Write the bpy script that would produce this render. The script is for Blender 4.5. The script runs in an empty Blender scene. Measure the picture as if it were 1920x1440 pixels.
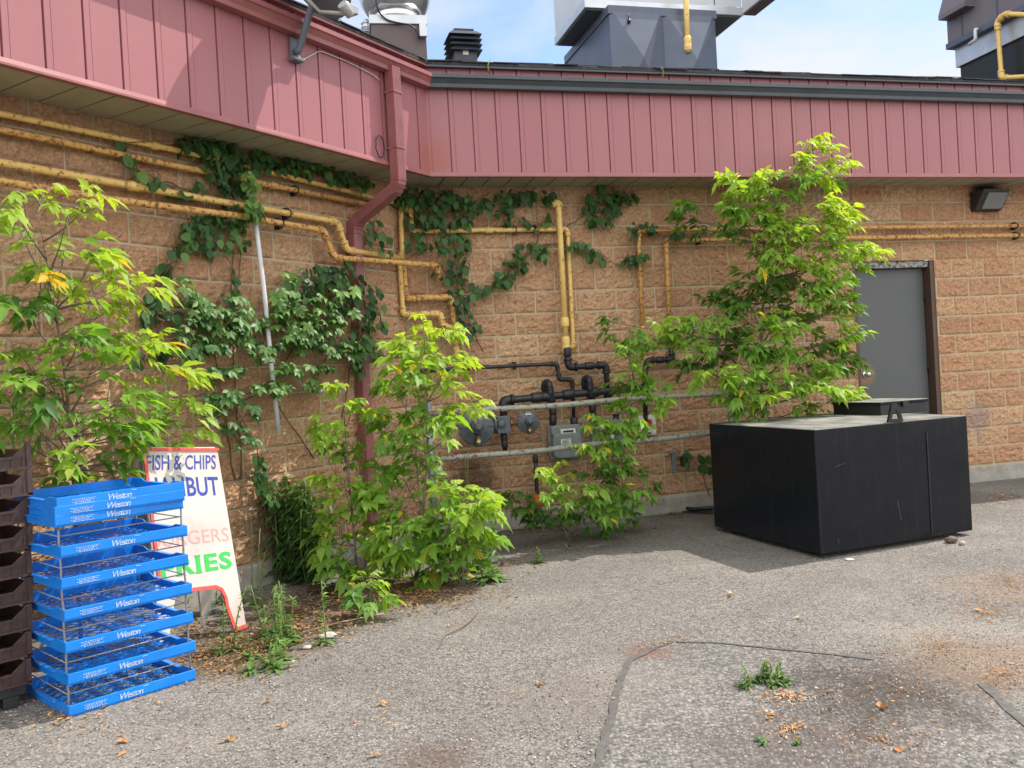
import bpy, math, random
import numpy as np
from math import sin, cos, atan2, radians, pi, hypot, tan
from mathutils import Vector

random.seed(7)
rng = np.random.default_rng(7)
SC = bpy.context.scene
COL = SC.collection

# ------------------------------------------------------------------ camera
F, ROLL, PITCH, CAMH = 1665.1, radians(3.273), radians(0.4433), 1.397
_c, _s = cos(ROLL), sin(ROLL)
FW = Vector((0, cos(PITCH), -sin(PITCH)))
RT = Vector((1, 0, 0))
UP = Vector((0, sin(PITCH), cos(PITCH)))
CAM = Vector((0, 0, CAMH))
cd = bpy.data.cameras.new("camera")
cam = bpy.data.objects.new("camera", cd)
COL.objects.link(cam)
cd.sensor_width = 36
cd.lens = 36 * F / 1920
cd.clip_end = 2000
cd.clip_start = 0.05
xa = _c * RT - _s * UP
ya = _s * RT + _c * UP
za = -FW
from mathutils import Matrix
cam.matrix_world = Matrix(((xa.x, ya.x, za.x, 0), (xa.y, ya.y, za.y, 0), (xa.z, ya.z, za.z, CAMH), (0, 0, 0, 1)))
SC.camera = cam

# ------------------------------------------------------------------ sky, sun, exposure
SUN_AZ, SUN_EL = radians(64.8), radians(54.9)
W = bpy.data.worlds.new("World")
SC.world = W
W.use_nodes = True
nt = W.node_tree
nt.nodes.clear()
wo = nt.nodes.new('ShaderNodeOutputWorld')
bg = nt.nodes.new('ShaderNodeBackground')
bg.inputs['Strength'].default_value = 0.15
sky = nt.nodes.new('ShaderNodeTexSky')
sky.sky_type = 'NISHITA'
sky.sun_disc = False
sky.sun_elevation = SUN_EL
sky.sun_rotation = SUN_AZ
sky.altitude = 100
sky.air_density = 1.0
sky.dust_density = 0.6
sky.ozone_density = 1.0
tc = nt.nodes.new('ShaderNodeTexCoord')
mp = nt.nodes.new('ShaderNodeMapping')
mp.inputs['Scale'].default_value = (1, 1, 2.2)
mp.inputs['Location'].default_value = (0.15, 0.1, 0.0)
nz = nt.nodes.new('ShaderNodeTexNoise')
nz.inputs['Scale'].default_value = 3.2
nz.inputs['Detail'].default_value = 9
nz.inputs['Roughness'].default_value = 0.55
nz.inputs['Distortion'].default_value = 0.25
cr = nt.nodes.new('ShaderNodeValToRGB')
cr.color_ramp.elements[0].position = 0.42
cr.color_ramp.elements[1].position = 0.64
cr.color_ramp.elements[0].color = (0.12, 0.12, 0.12, 1)
cr.color_ramp.elements[1].color = (0.95, 0.95, 0.95, 1)
mx = nt.nodes.new('ShaderNodeMix')
mx.data_type = 'RGBA'
# unseen bright cloud added behind the camera to lift the shade; thin cloud ahead
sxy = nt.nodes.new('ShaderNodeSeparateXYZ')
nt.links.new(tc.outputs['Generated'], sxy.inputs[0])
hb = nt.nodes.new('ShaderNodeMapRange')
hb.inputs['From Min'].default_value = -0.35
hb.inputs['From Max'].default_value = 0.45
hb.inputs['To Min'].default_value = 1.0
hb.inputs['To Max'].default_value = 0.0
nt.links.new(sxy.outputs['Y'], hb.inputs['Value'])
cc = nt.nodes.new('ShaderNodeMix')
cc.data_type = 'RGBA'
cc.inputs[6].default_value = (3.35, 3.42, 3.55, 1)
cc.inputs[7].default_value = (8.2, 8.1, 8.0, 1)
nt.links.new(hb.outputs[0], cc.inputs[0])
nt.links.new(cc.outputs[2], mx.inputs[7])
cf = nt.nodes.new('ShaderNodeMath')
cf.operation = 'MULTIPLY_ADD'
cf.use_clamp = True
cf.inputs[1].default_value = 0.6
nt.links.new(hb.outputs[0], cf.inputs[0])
L = nt.links.new
L(tc.outputs['Generated'], mp.inputs['Vector'])
L(mp.outputs['Vector'], nz.inputs['Vector'])
L(nz.outputs['Fac'], cr.inputs['Fac'])
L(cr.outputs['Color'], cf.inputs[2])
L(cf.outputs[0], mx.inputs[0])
sm = nt.nodes.new('ShaderNodeMix')
sm.data_type = 'RGBA'
sm.blend_type = 'MULTIPLY'
sm.inputs[7].default_value = (0.72, 0.80, 0.92, 1)
hi_ = nt.nodes.new('ShaderNodeMath')
hi_.operation = 'SUBTRACT'
hi_.inputs[0].default_value = 1.0
L(hb.outputs[0], hi_.inputs[1])
L(hi_.outputs[0], sm.inputs[0])
L(sky.outputs['Color'], sm.inputs[6])
L(sm.outputs[2], mx.inputs[6])
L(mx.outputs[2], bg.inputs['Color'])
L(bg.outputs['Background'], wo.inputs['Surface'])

sd = bpy.data.lights.new("sun", 'SUN')
sd.energy = 3.3
sd.angle = radians(0.5)
sd.color = (1.0, 0.94, 0.86)
so = bpy.data.objects.new("sun", sd)
COL.objects.link(so)
sdir = Vector((sin(SUN_AZ) * cos(SUN_EL), cos(SUN_AZ) * cos(SUN_EL), sin(SUN_EL)))
so.rotation_euler = sdir.to_track_quat('Z', 'Y').to_euler()
so.location = sdir * 40
SC.view_settings.view_transform = 'Standard'
SC.view_settings.look = 'None'
SC.view_settings.exposure = 0.86
SC.view_settings.gamma = 1.0
SC.view_settings.use_curve_mapping = False

# ------------------------------------------------------------------ picture <-> place
aR, aL = radians(75.502), radians(32.338)
DR = Vector((sin(aR), cos(aR), 0)); NR = Vector((cos(aR), -sin(aR), 0))
DL = Vector((sin(aL), cos(aL), 0)); NL = Vector((cos(aL), -sin(aL), 0))
C0 = Vector((0, 8.1756, 0)) - DR * 0.9279          # inside corner of the two walls
TH2 = tan((aR - aL) / 2)
ZU = Vector((0, 0, 1))


def ray(px, py):
    dx, dy = float(px) - 960, float(py) - 720
    a = dx * _c - dy * _s
    b = dx * _s + dy * _c
    return F * FW + a * RT - b * UP


def hit(px, py, p, n):
    px = float(px); py = float(py)
    r = ray(px, py)
    return CAM + r * ((p - CAM).dot(n) / r.dot(n))


def onR(px, py, o=0.0): return hit(px, py, C0 + NR * float(o), NR)
def onL(px, py, o=0.0): return hit(px, py, C0 + NL * float(o), NL)
def onG(px, py, z=0.0): return hit(px, py, Vector((0, 0, z)), ZU)
def onY(px, py, y): return hit(px, py, Vector((0, float(y), 0)), Vector((0, 1, 0)))
def PR(s, n, z): return C0 + DR * s + NR * n + ZU * z
def PL(s, n, z): return C0 + DL * s + NL * n + ZU * z
def proj(p):
    v = p - CAM
    z = v.dot(FW); a = F * v.dot(RT) / z; b = -F * v.dot(UP) / z
    return 960 + a * _c + b * _s, 720 - a * _s + b * _c


def lin(r, g, b):
    f = lambda c: (c / 255) / 12.92 if c / 255 <= 0.04045 else ((c / 255 + 0.055) / 1.055) ** 2.4
    return (f(r), f(g), f(b), 1)


# ------------------------------------------------------------------ objects and meshes
WL = {}


def tag(o, label=None, cat=None, group=None, kind=None):
    if label: o['label'] = label
    if cat: o['category'] = cat
    if group: o['group'] = group
    if kind: o['kind'] = kind
    return o


def thing(name, label, cat, loc, group=None, rotz=0.0):
    o = bpy.data.objects.new(name, None)
    COL.objects.link(o)
    o.location = loc
    o.rotation_euler = (0, 0, rotz)
    o.empty_display_size = 0.1
    WL[o.name] = Vector(loc)
    return tag(o, label, cat, group)


class MB:
    def __init__(s):
        s.v = []; s.f = []; s.sm = []

    def add(s, vs, fs, smooth=False):
        k = len(s.v)
        s.v.extend([Vector(v) for v in vs])
        s.f.extend([tuple(i + k for i in f) for f in fs])
        s.sm.extend([smooth] * len(fs))
        return s

    def box(s, c, hx, hy, hz):
        """box from a centre and three half-extent vectors"""
        c = Vector(c); hx = Vector(hx); hy = Vector(hy); hz = Vector(hz)
        vs = [c + hx * i + hy * j + hz * k for k in (-1, 1) for j in (-1, 1) for i in (-1, 1)]
        fs = [(0, 2, 3, 1), (4, 5, 7, 6), (0, 1, 5, 4), (2, 6, 7, 3), (0, 4, 6, 2), (1, 3, 7, 5)]
        if hx.cross(hy).dot(hz) < 0: fs = [f[::-1] for f in fs]
        return s.add(vs, fs)

    def tube(s, pts, r, n=10, caps=True):
        pts = [Vector(p) for p in pts]
        m = len(pts)
        rs = r if isinstance(r, (list, tuple)) else [r] * m
        tg = []
        for i in range(m):
            a = pts[max(i - 1, 0)]; b = pts[min(i + 1, m - 1)]
            t = (b - a)
            tg.append(t.normalized() if t.length > 1e-9 else Vector((0, 0, 1)))
        ref = Vector((0, 0, 1)) if abs(tg[0].z) < 0.9 else Vector((1, 0, 0))
        u = (ref - tg[0] * ref.dot(tg[0])).normalized()
        vs = []
        for i in range(m):
            u = (u - tg[i] * u.dot(tg[i]))
            u = u.normalized() if u.length > 1e-6 else tg[i].orthogonal().normalized()
            w = tg[i].cross(u)
            for k in range(n):
                a = 2 * pi * k / n
                vs.append(pts[i] + (u * cos(a) + w * sin(a)) * rs[i])
        fs = [(i * n + k, i * n + (k + 1) % n, (i + 1) * n + (k + 1) % n, (i + 1) * n + k) for i in range(m - 1) for k in range(n)]
        s.add(vs, fs, n > 4)
        if caps:
            k0 = len(s.v) - m * n
            s.f.append(tuple(k0 + k for k in range(n))[::-1]); s.sm.append(False)
            s.f.append(tuple(k0 + (m - 1) * n + k for k in range(n))); s.sm.append(False)
        return s

    def lathe(s, prof, o, ax, n=24, caps=True):
        """prof: (radius, height along ax)"""
        o = Vector(o); ax = Vector(ax).normalized()
        u = ax.orthogonal().normalized(); w = ax.cross(u)
        vs = [o + ax * h + (u * cos(2 * pi * k / n) + w * sin(2 * pi * k / n)) * r for r, h in prof for k in range(n)]
        m = len(prof)
        fs = [(i * n + k, i * n + (k + 1) % n, (i + 1) * n + (k + 1) % n, (i + 1) * n + k) for i in range(m - 1) for k in range(n)]
        s.add(vs, fs, True)
        if caps:
            k0 = len(s.v) - m * n
            s.f.append(tuple(k0 + k for k in range(n))[::-1]); s.sm.append(False)
            s.f.append(tuple(k0 + (m - 1) * n + k for k in range(n))); s.sm.append(False)
        return s

    def prism(s, poly, o, u, v, w):
        """2-D outline on axes u,v from o, extruded by w"""
        o = Vector(o); u = Vector(u); v = Vector(v); w = Vector(w)
        n = len(poly)
        vs = [o + u * a + v * b for a, b in poly] + [o + u * a + v * b + w for a, b in poly]
        area = sum(poly[i][0] * poly[(i + 1) % n][1] - poly[(i + 1) % n][0] * poly[i][1] for i in range(n))
        fs = [tuple(range(n))[::-1], tuple(range(n, 2 * n))] + [(i, (i + 1) % n, n + (i + 1) % n, n + i) for i in range(n)]
        if area * u.cross(v).dot(w) < 0: fs = [f[::-1] for f in fs]
        return s.add(vs, fs)

    def build(s, name, mat, parent=None, loc=None, bevel=0.0, local=False, seg=2):
        me = bpy.data.meshes.new(name)
        if parent is not None:
            org = Vector((0, 0, 0)) if local else WL[parent.name]
        elif loc is not None:
            org = Vector(loc)
        else:
            xs = [v.x for v in s.v]; ys = [v.y for v in s.v]; zs = [v.z for v in s.v]
            org = Vector(((min(xs) + max(xs)) / 2, (min(ys) + max(ys)) / 2, min(zs)))
        me.from_pydata([tuple(v - org) for v in s.v], [], s.f)
        me.polygons.foreach_set('use_smooth', s.sm)
        me.materials.append(mat)
        me.update()
        o = bpy.data.objects.new(name, me)
        COL.objects.link(o)
        if parent is not None:
            o.parent = parent
        else:
            o.location = org
        WL[o.name] = org if not local else Vector((0, 0, 0))
        if bevel:
            b = o.modifiers.new('bevel', 'BEVEL')
            b.width = bevel; b.segments = seg; b.limit_method = 'ANGLE'; b.angle_limit = radians(35)
        return o


def fillet(pts, r, k=5):
    pts = [Vector(p) for p in pts]
    out = [pts[0]]
    for i in range(1, len(pts) - 1):
        a, p, b = pts[i - 1], pts[i], pts[i + 1]
        d1 = (a - p); d2 = (b - p)
        q = min(r, d1.length * 0.49, d2.length * 0.49)
        A = p + d1.normalized() * q; B = p + d2.normalized() * q
        for j in range(k + 1):
            t = j / k
            out.append(A * (1 - t) ** 2 + p * 2 * t * (1 - t) + B * t * t)
    out.append(pts[-1])
    return out


def copy_tree(o, parent=None):
    c = o.copy()
    COL.objects.link(c)
    c.parent = parent
    for ch in list(o.children):
        copy_tree(ch, c)
    return c


# ------------------------------------------------------------------ materials
class N:
    """small helper round a material's node tree"""
    def __init__(s, name):
        s.m = bpy.data.materials.new(name)
        s.m.use_nodes = True
        s.t = s.m.node_tree
        s.b = s.t.nodes['Principled BSDF']
        s.out = s.t.nodes['Material Output']

    def n(s, typ, **kw):
        nd = s.t.nodes.new(typ)
        for k, v in kw.items():
            if k in nd.inputs: nd.inputs[k].default_value = v
            else: setattr(nd, k, v)
        return nd

    def l(s, a, b): s.t.links.new(a, b)

    def pos(s):
        if not hasattr(s, '_p'):
            s._p = s.n('ShaderNodeNewGeometry').outputs['Position']
        return s._p

    def noise(s, scale, detail=4, rough=0.55, dist=0.0, vec=None):
        nd = s.n('ShaderNodeTexNoise', Scale=scale, Detail=detail, Roughness=rough, Distortion=dist)
        s.l(vec or s.pos(), nd.inputs['Vector'])
        return nd.outputs['Fac']

    def ramp(s, fac, stops):
        nd = s.n('ShaderNodeValToRGB')
        e = nd.color_ramp.elements
        while len(e) > 1: e.remove(e[0])
        e[0].position = stops[0][0]; e[0].color = stops[0][1]
        for p, c in stops[1:]:
            x = e.new(p); x.color = c
        s.l(fac, nd.inputs['Fac'])
        return nd.outputs['Color']

    def mix(s, fac, a, b, mode='MIX'):
        nd = s.n('ShaderNodeMix', data_type='RGBA', blend_type=mode)
        for sock, val in ((nd.inputs[0], fac), (nd.inputs[6], a), (nd.inputs[7], b)):
            if hasattr(val, 'links'): s.l(val, sock)
            else: sock.default_value = val
        return nd.outputs[2]

    def math(s, op, a, b=0.0, c=0.0, clamp=False):
        nd = s.n('ShaderNodeMath', operation=op, use_clamp=clamp)
        for sock, val in zip(nd.inputs, (a, b, c)):
            if hasattr(val, 'links'): s.l(val, sock)
            else: sock.default_value = val
        return nd.outputs[0]

    def attr(s, name):
        nd = s.n('ShaderNodeAttribute', attribute_name=name)
        return nd.outputs['Fac']

    def bump(s, h, strength=0.3, dist=0.005):
        nd = s.n('ShaderNodeBump', Strength=strength, Distance=dist)
        s.l(h, nd.inputs['Height'])
        s.l(nd.outputs['Normal'], s.b.inputs['Normal'])

    def set(s, **kw):
        for k, v in kw.items():
            k = k.replace('_', ' ')
            if hasattr(v, 'links'): s.l(v, s.b.inputs[k])
            else: s.b.inputs[k].default_value = v
        return s


def g(v): return (v, v, v, 1)


def paint(name, col, rough=0.5, metal=0.0, var=0.12, scale=14, bump=0.0, spec=0.5):
    m = N(name)
    nz_ = m.noise(scale, 5)
    lo = tuple(c * (1 - var) for c in col[:3]) + (1,)
    hi = tuple(min(c * (1 + var), 1) for c in col[:3]) + (1,)
    m.set(Base_Color=m.ramp(nz_, [(0.3, lo), (0.7, hi)]), Roughness=rough, Metallic=metal)
    m.b.inputs['Specular IOR Level'].default_value = spec
    if bump: m.bump(m.noise(scale * 12, 3), bump, 0.002)
    return m.m


def rusty(name, col, rust=(0.24, 0.098, 0.035, 1), amount=0.5, scale=26, rough=0.55):
    m = N(name)
    a = m.noise(scale, 8, 0.65)
    f = m.ramp(a, [(0.60 - 0.22 * amount, g(0)), (0.70 - 0.18 * amount, g(1))])
    tone = m.noise(7, 3)
    c1 = m.mix(tone, tuple(c * 0.82 for c in col[:3]) + (1,), tuple(min(1, c * 1.12) for c in col[:3]) + (1,))
    r2 = m.mix(m.noise(60, 4), rust, tuple(c * 0.35 for c in rust[:3]) + (1,))
    m.set(Base_Color=m.mix(f, c1, r2), Roughness=m.math('MULTIPLY_ADD', f, 0.3, rough))
    m.bump(m.math('ADD', a, f), 0.35, 0.003)
    return m.m


# masonry: per-face attributes mark mortar and the tone of every block
def mat_block():
    m = N('split_face_block')
    n1 = m.noise(38, 8, 0.7); n2 = m.noise(1.1, 4); n3 = m.noise(160, 3, 0.6)
    blk = m.attr('blk')
    base = m.ramp(blk, [(0.0, lin(190, 149, 117)), (0.3, lin(211, 175, 139)), (0.6, lin(200, 158, 125)), (0.8, lin(207, 162, 128)), (1.0, lin(220, 188, 150))])
    dark = m.mix(m.math('MULTIPLY', m.ramp(n1, [(0.40, g(1)), (0.58, g(0))]), 0.62), base, lin(152, 108, 74))
    lite = m.mix(m.math('MULTIPLY', m.ramp(n3, [(0.56, g(0)), (0.72, g(1))]), 0.48), dark, lin(232, 198, 166))
    weath = m.mix(m.math('MULTIPLY', m.ramp(n2, [(0.5, g(0)), (0.75, g(1))]), 0.30), lite, lin(176, 142, 106))
    mo = m.mix(m.noise(30, 4), lin(206, 196, 168), lin(184, 174, 146))
    col = m.mix(m.attr('mortar'), weath, mo)
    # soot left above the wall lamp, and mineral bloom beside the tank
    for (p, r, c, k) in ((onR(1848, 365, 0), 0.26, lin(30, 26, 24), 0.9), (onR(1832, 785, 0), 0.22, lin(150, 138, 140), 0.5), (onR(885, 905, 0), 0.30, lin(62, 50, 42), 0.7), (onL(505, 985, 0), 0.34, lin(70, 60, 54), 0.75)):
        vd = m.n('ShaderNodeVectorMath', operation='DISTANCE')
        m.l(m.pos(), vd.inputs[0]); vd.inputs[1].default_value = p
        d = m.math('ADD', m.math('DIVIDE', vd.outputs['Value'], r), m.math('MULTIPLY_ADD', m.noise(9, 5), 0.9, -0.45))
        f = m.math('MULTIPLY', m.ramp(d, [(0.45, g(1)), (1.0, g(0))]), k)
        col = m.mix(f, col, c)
    m.set(Base_Color=col, Roughness=0.93)
    m.b.inputs['Specular IOR Level'].default_value = 0.2
    m.bump(m.math('ADD', m.noise(85, 6, 0.7), m.math('MULTIPLY', n3, 0.5)), 1.0, 0.016)
    return m.m


def mat_asphalt(name, lo, mid, hi, grain, patchy=True):
    m = N(name)
    v1 = m.n('ShaderNodeTexVoronoi', Scale=grain); m.l(m.pos(), v1.inputs['Vector'])
    v2 = m.n('ShaderNodeTexVoronoi', Scale=grain * 2.3); m.l(m.pos(), v2.inputs['Vector'])
    stone = m.n('ShaderNodeSeparateColor'); m.l(v1.outputs['Color'], stone.inputs[0])
    stone2 = m.n('ShaderNodeSeparateColor'); m.l(v2.outputs['Color'], stone2.inputs[0])
    fine = m.noise(grain * 1.4, 6, 0.7)
    c = m.ramp(m.math('ADD', m.math('MULTIPLY', stone.outputs[0], 0.5), m.math('MULTIPLY', fine, 0.5)), [(0.25, lo), (0.5, mid), (0.78, hi)])
    gap = m.ramp(v1.outputs['Distance'], [(0.35, g(0)), (0.8, g(0.5))])
    c = m.mix(gap, c, tuple(x * 0.42 for x in lo[:3]) + (1,))
    c = m.mix(m.math('MULTIPLY', m.math('GREATER_THAN', stone2.outputs[1], 0.95), 0.45), c, lin(178, 172, 162))
    big = m.noise(1.3, 5, 0.6)
    c = m.mix(m.math('MULTIPLY', m.ramp(big, [(0.42, g(0)), (0.7, g(1))]), 0.38), c, tuple(x * 0.55 for x in mid[:3]) + (1,))
    c = m.mix(m.math('MULTIPLY', m.ramp(m.noise(0.7, 3), [(0.5, g(0)), (0.8, g(1))]), 0.35), c, lin(176, 168, 156))
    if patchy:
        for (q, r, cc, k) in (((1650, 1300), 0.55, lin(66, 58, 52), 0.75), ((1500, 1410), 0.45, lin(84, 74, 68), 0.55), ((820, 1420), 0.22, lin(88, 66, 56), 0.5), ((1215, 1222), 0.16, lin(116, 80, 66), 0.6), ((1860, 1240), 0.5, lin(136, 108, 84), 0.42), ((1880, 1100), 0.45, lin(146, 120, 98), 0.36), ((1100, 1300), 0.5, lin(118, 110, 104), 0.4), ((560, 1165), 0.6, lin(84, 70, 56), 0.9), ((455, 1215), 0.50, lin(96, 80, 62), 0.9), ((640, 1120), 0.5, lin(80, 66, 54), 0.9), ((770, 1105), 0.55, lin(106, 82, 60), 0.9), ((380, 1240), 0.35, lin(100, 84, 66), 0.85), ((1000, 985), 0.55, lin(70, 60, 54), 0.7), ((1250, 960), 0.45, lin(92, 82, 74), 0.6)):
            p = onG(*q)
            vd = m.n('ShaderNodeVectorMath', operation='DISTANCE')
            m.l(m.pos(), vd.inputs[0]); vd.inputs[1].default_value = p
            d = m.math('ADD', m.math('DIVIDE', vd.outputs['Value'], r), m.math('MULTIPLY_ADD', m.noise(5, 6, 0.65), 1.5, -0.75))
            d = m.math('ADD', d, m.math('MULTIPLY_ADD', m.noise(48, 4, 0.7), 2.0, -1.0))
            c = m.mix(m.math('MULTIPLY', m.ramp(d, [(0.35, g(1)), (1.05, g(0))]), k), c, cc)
    # hairline cracking
    vc = m.n('ShaderNodeTexVoronoi', Scale=2.6, feature='DISTANCE_TO_EDGE')
    wv = m.n('ShaderNodeVectorMath', operation='ADD'); nw = m.n('ShaderNodeTexNoise', Scale=7, Detail=4)
    m.l(m.pos(), nw.inputs['Vector']); m.l(m.pos(), wv.inputs[0]); m.l(nw.outputs['Color'], wv.inputs[1])
    m.l(wv.outputs[0], vc.inputs['Vector'])
    ck = m.math('MULTIPLY', m.math('LESS_THAN', vc.outputs['Distance'], 0.006), m.math('GREATER_THAN', m.noise(0.9, 2), 0.52))
    c = m.mix(m.math('MULTIPLY', ck, 0.8), c, g(0.025))
    m.set(Base_Color=c, Roughness=0.92)
    m.b.inputs['Specular IOR Level'].default_value = 0.25
    h = m.math('ADD', m.math('MULTIPLY', v1.outputs['Distance'], -1.0), m.math('MULTIPLY', fine, 0.6))
    h = m.math('SUBTRACT', h, m.math('MULTIPLY', ck, 2.0))
    m.bump(h, 0.9, 0.009)
    return m.m


def mat_leaf(name, stops, trans=0.5, rough=0.48, tint=(1.35, 1.45, 0.45)):
    m = N(name)
    c = m.ramp(m.attr('tone'), stops)
    nf = m.noise(40, 3)
    c = m.mix(m.math('MULTIPLY', nf, 0.35), c, m.mix(1.0, c, (0.7, 0.75, 0.7, 1), 'MULTIPLY'))
    m.set(Base_Color=c, Roughness=rough)
    m.b.inputs['Specular IOR Level'].default_value = 0.32
    tr = m.n('ShaderNodeBsdfTranslucent')
    m.l(m.mix(1.0, c, tint + (1,), 'MULTIPLY'), tr.inputs['Color'])
    ms = m.n('ShaderNodeMixShader'); ms.inputs[0].default_value = trans
    m.l(m.b.outputs[0], ms.inputs[1]); m.l(tr.outputs[0], ms.inputs[2])
    m.l(ms.outputs[0], m.out.inputs['Surface'])
    return m.m


def mat_siding():
    m = N('red_metal_siding')
    sc_ = m.n('ShaderNodeVectorMath', operation='MULTIPLY'); m.l(m.pos(), sc_.inputs[0]); sc_.inputs[1].default_value = (3.5, 3.5, 0.5)
    streak = m.noise(1.0, 5, 0.6, vec=sc_.outputs[0])
    c = m.ramp(streak, [(0.2, (0.300, 0.110, 0.122, 1)), (0.8, (0.345, 0.130, 0.142, 1))])
    p = onR(812, 300, 0.49)
    vd = m.n('ShaderNodeVectorMath', operation='DISTANCE'); m.l(m.pos(), vd.inputs[0]); vd.inputs[1].default_value = p
    d = m.math('ADD', m.math('DIVIDE', vd.outputs['Value'], 0.30), m.math('MULTIPLY_ADD', streak, 0.8, -0.4))
    c = m.mix(m.math('MULTIPLY', m.ramp(d, [(0.2, g(1)), (1.0, g(0))]), 0.55), c, lin(150, 74, 48))
    m.set(Base_Color=c, Roughness=0.42)
    m.bump(m.noise(2.2, 2), 0.25, 0.02)
    return m.m


def mat_tank():
    m = N('black_tank_paint')
    sc_ = m.n('ShaderNodeVectorMath', operation='MULTIPLY'); m.l(m.pos(), sc_.inputs[0]); sc_.inputs[1].default_value = (30, 30, 1.4)
    st = m.noise(1.0, 6, 0.6, vec=sc_.outputs[0])
    gm = m.n('ShaderNodeNewGeometry'); sx = m.n('ShaderNodeSeparateXYZ'); m.l(gm.outputs['Normal'], sx.inputs[0])
    topf = m.math('GREATER_THAN', sx.outputs['Z'], 0.7)
    dust = m.ramp(m.noise(3.5, 6, 0.6), [(0.38, g(0.15)), (0.62, g(1))])
    side = m.mix(m.math('MULTIPLY', m.ramp(st, [(0.56, g(0)), (0.75, g(1))]), 0.22), (0.007, 0.0085, 0.0125, 1), (0.05, 0.056, 0.068, 1))
    speck = m.math('MULTIPLY', m.math('GREATER_THAN', m.noise(70, 2), 0.77), 0.5)
    side = m.mix(speck, side, (0.25, 0.25, 0.24, 1))
    top = m.mix(m.math('MULTIPLY', dust, 0.9), (0.05, 0.05, 0.05, 1), (0.27, 0.26, 0.23, 1))
    m.set(Base_Color=m.mix(topf, side, top), Roughness=m.math('MULTIPLY_ADD', topf, 0.45, m.math('MULTIPLY_ADD', m.noise(5, 5), 0.22, 0.14)))
    m.b.inputs['Specular IOR Level'].default_value = 0.28
    m.bump(m.noise(2.2, 2), 0.22, 0.02)
    return m.m


def mat_door():
    m = N('grey_door_paint')
    a = m.noise(6, 8, 0.7)
    c = m.mix(m.noise(1.6, 3), lin(76, 80, 82), lin(90, 92, 92))
    fl = m.ramp(m.noise(34, 7, 0.75), [(0.66, g(0)), (0.69, g(1))])
    vd = m.n('ShaderNodeVectorMath', operation='DISTANCE'); m.l(m.pos(), vd.inputs[0]); vd.inputs[1].default_value = onR(1680, 720, -0.1)
    near = m.ramp(m.math('DIVIDE', vd.outputs['Value'], 0.55), [(0.4, g(1)), (1, g(0))])
    c = m.mix(m.math('MULTIPLY', fl, near), c, lin(132, 128, 120))
    vd2 = m.n('ShaderNodeVectorMath', operation='DISTANCE'); m.l(m.pos(), vd2.inputs[0]); vd2.inputs[1].default_value = onR(1622, 702, -0.1)
    d = m.math('ADD', m.math('DIVIDE', vd2.outputs['Value'], 0.15), m.math('MULTIPLY_ADD', a, 0.6, -0.3))
    c = m.mix(m.ramp(d, [(0.5, g(0.85)), (0.95, g(0))]), c, lin(138, 104, 66))
    m.set(Base_Color=c, Roughness=0.5)
    return m.m


def mat_sign():
    m = N('weathered_white_sign')
    c = m.mix(m.noise(9, 6, 0.6), (0.58, 0.56, 0.52, 1), (0.50, 0.46, 0.42, 1))
    c = m.mix(m.math('MULTIPLY', m.ramp(m.noise(3, 5), [(0.5, g(0)), (0.68, g(1))]), 0.6), c, (0.52, 0.36, 0.32, 1))
    m.set(Base_Color=c, Roughness=0.5)
    return m.m


def mat_faded(name, col, base=(0.56, 0.50, 0.46, 1), keep=0.75):
    m = N(name)
    f = m.ramp(m.noise(28, 6, 0.7), [(0.35, g(keep)), (0.72, g(keep * 0.88))])
    m.set(Base_Color=m.mix(f, base, col), Roughness=0.5)
    return m.m


M = {}
M['block'] = mat_block()
M['asphalt'] = mat_asphalt('asphalt', lin(102, 98, 93), lin(126, 121, 115), lin(150, 145, 138), 74)
M['asphalt_coarse'] = mat_asphalt('coarse_asphalt', lin(94, 91, 88), lin(121, 117, 113), lin(150, 146, 141), 54)
M['seal'] = paint('crack_sealant_tar', lin(84, 81, 78), 0.8, var=0.3, scale=30, bump=0.3)
M['concrete'] = paint('concrete', lin(150, 146, 138), 0.9, var=0.2, scale=9, bump=0.4)
M['siding'] = mat_siding()
M['red_trim'] = paint('red_metal_trim', (0.300, 0.105, 0.106, 1), 0.38, var=0.12, scale=5)
M['downspout'] = paint('red_downspout_paint', (0.275, 0.098, 0.102, 1), 0.35, var=0.14, scale=7)
M['soffit'] = paint('soffit_panel', lin(164, 154, 138), 0.6, var=0.10, scale=4)
M['dark_gutter'] = paint('charcoal_gutter_paint', (0.045, 0.058, 0.070, 1), 0.28, var=0.15, scale=6)
M['shingle'] = paint('shingle', (0.048, 0.046, 0.048, 1), 0.95, var=0.4, scale=30, bump=0.8)
M['yellow'] = rusty('yellow_pipe_paint', lin(220, 182, 108), amount=0.26, scale=34)
M['yellow_rust'] = rusty('rusty_yellow_pipe_paint', lin(208, 160, 92), amount=0.48, scale=36)
M['yellow_clean'] = rusty('clean_yellow_pipe_paint', lin(228, 194, 116), amount=0.05)
M['cream'] = rusty('cream_pipe_paint', lin(214, 190, 140), amount=0.3)
M['black_iron'] = paint('black_iron', (0.030, 0.031, 0.036, 1), 0.42, 0.35, var=0.3, scale=20, bump=0.15)
M['reg_grey'] = paint('grey_cast_metal', (0.10, 0.115, 0.128, 1), 0.48, 0.2, var=0.15, scale=16, bump=0.1)
M['meter_grey'] = paint('grey_green_meter_paint', (0.155, 0.185, 0.180, 1), 0.45, 0.0, var=0.14, scale=12, bump=0.1)
M['rail'] = rusty('weathered_grey_rail_paint', lin(150, 150, 138), rust=(0.10, 0.07, 0.045, 1), amount=0.35, scale=34)
M['post'] = paint('galvanised_post', (0.20, 0.24, 0.26, 1), 0.5, 0.3, var=0.2, scale=18)
M['brass'] = paint('brass', (0.45, 0.27, 0.10, 1), 0.35, 0.8)
M['white_label'] = paint('pale_label', (0.62, 0.60, 0.54, 1), 0.5, var=0.2, scale=60)
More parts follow.
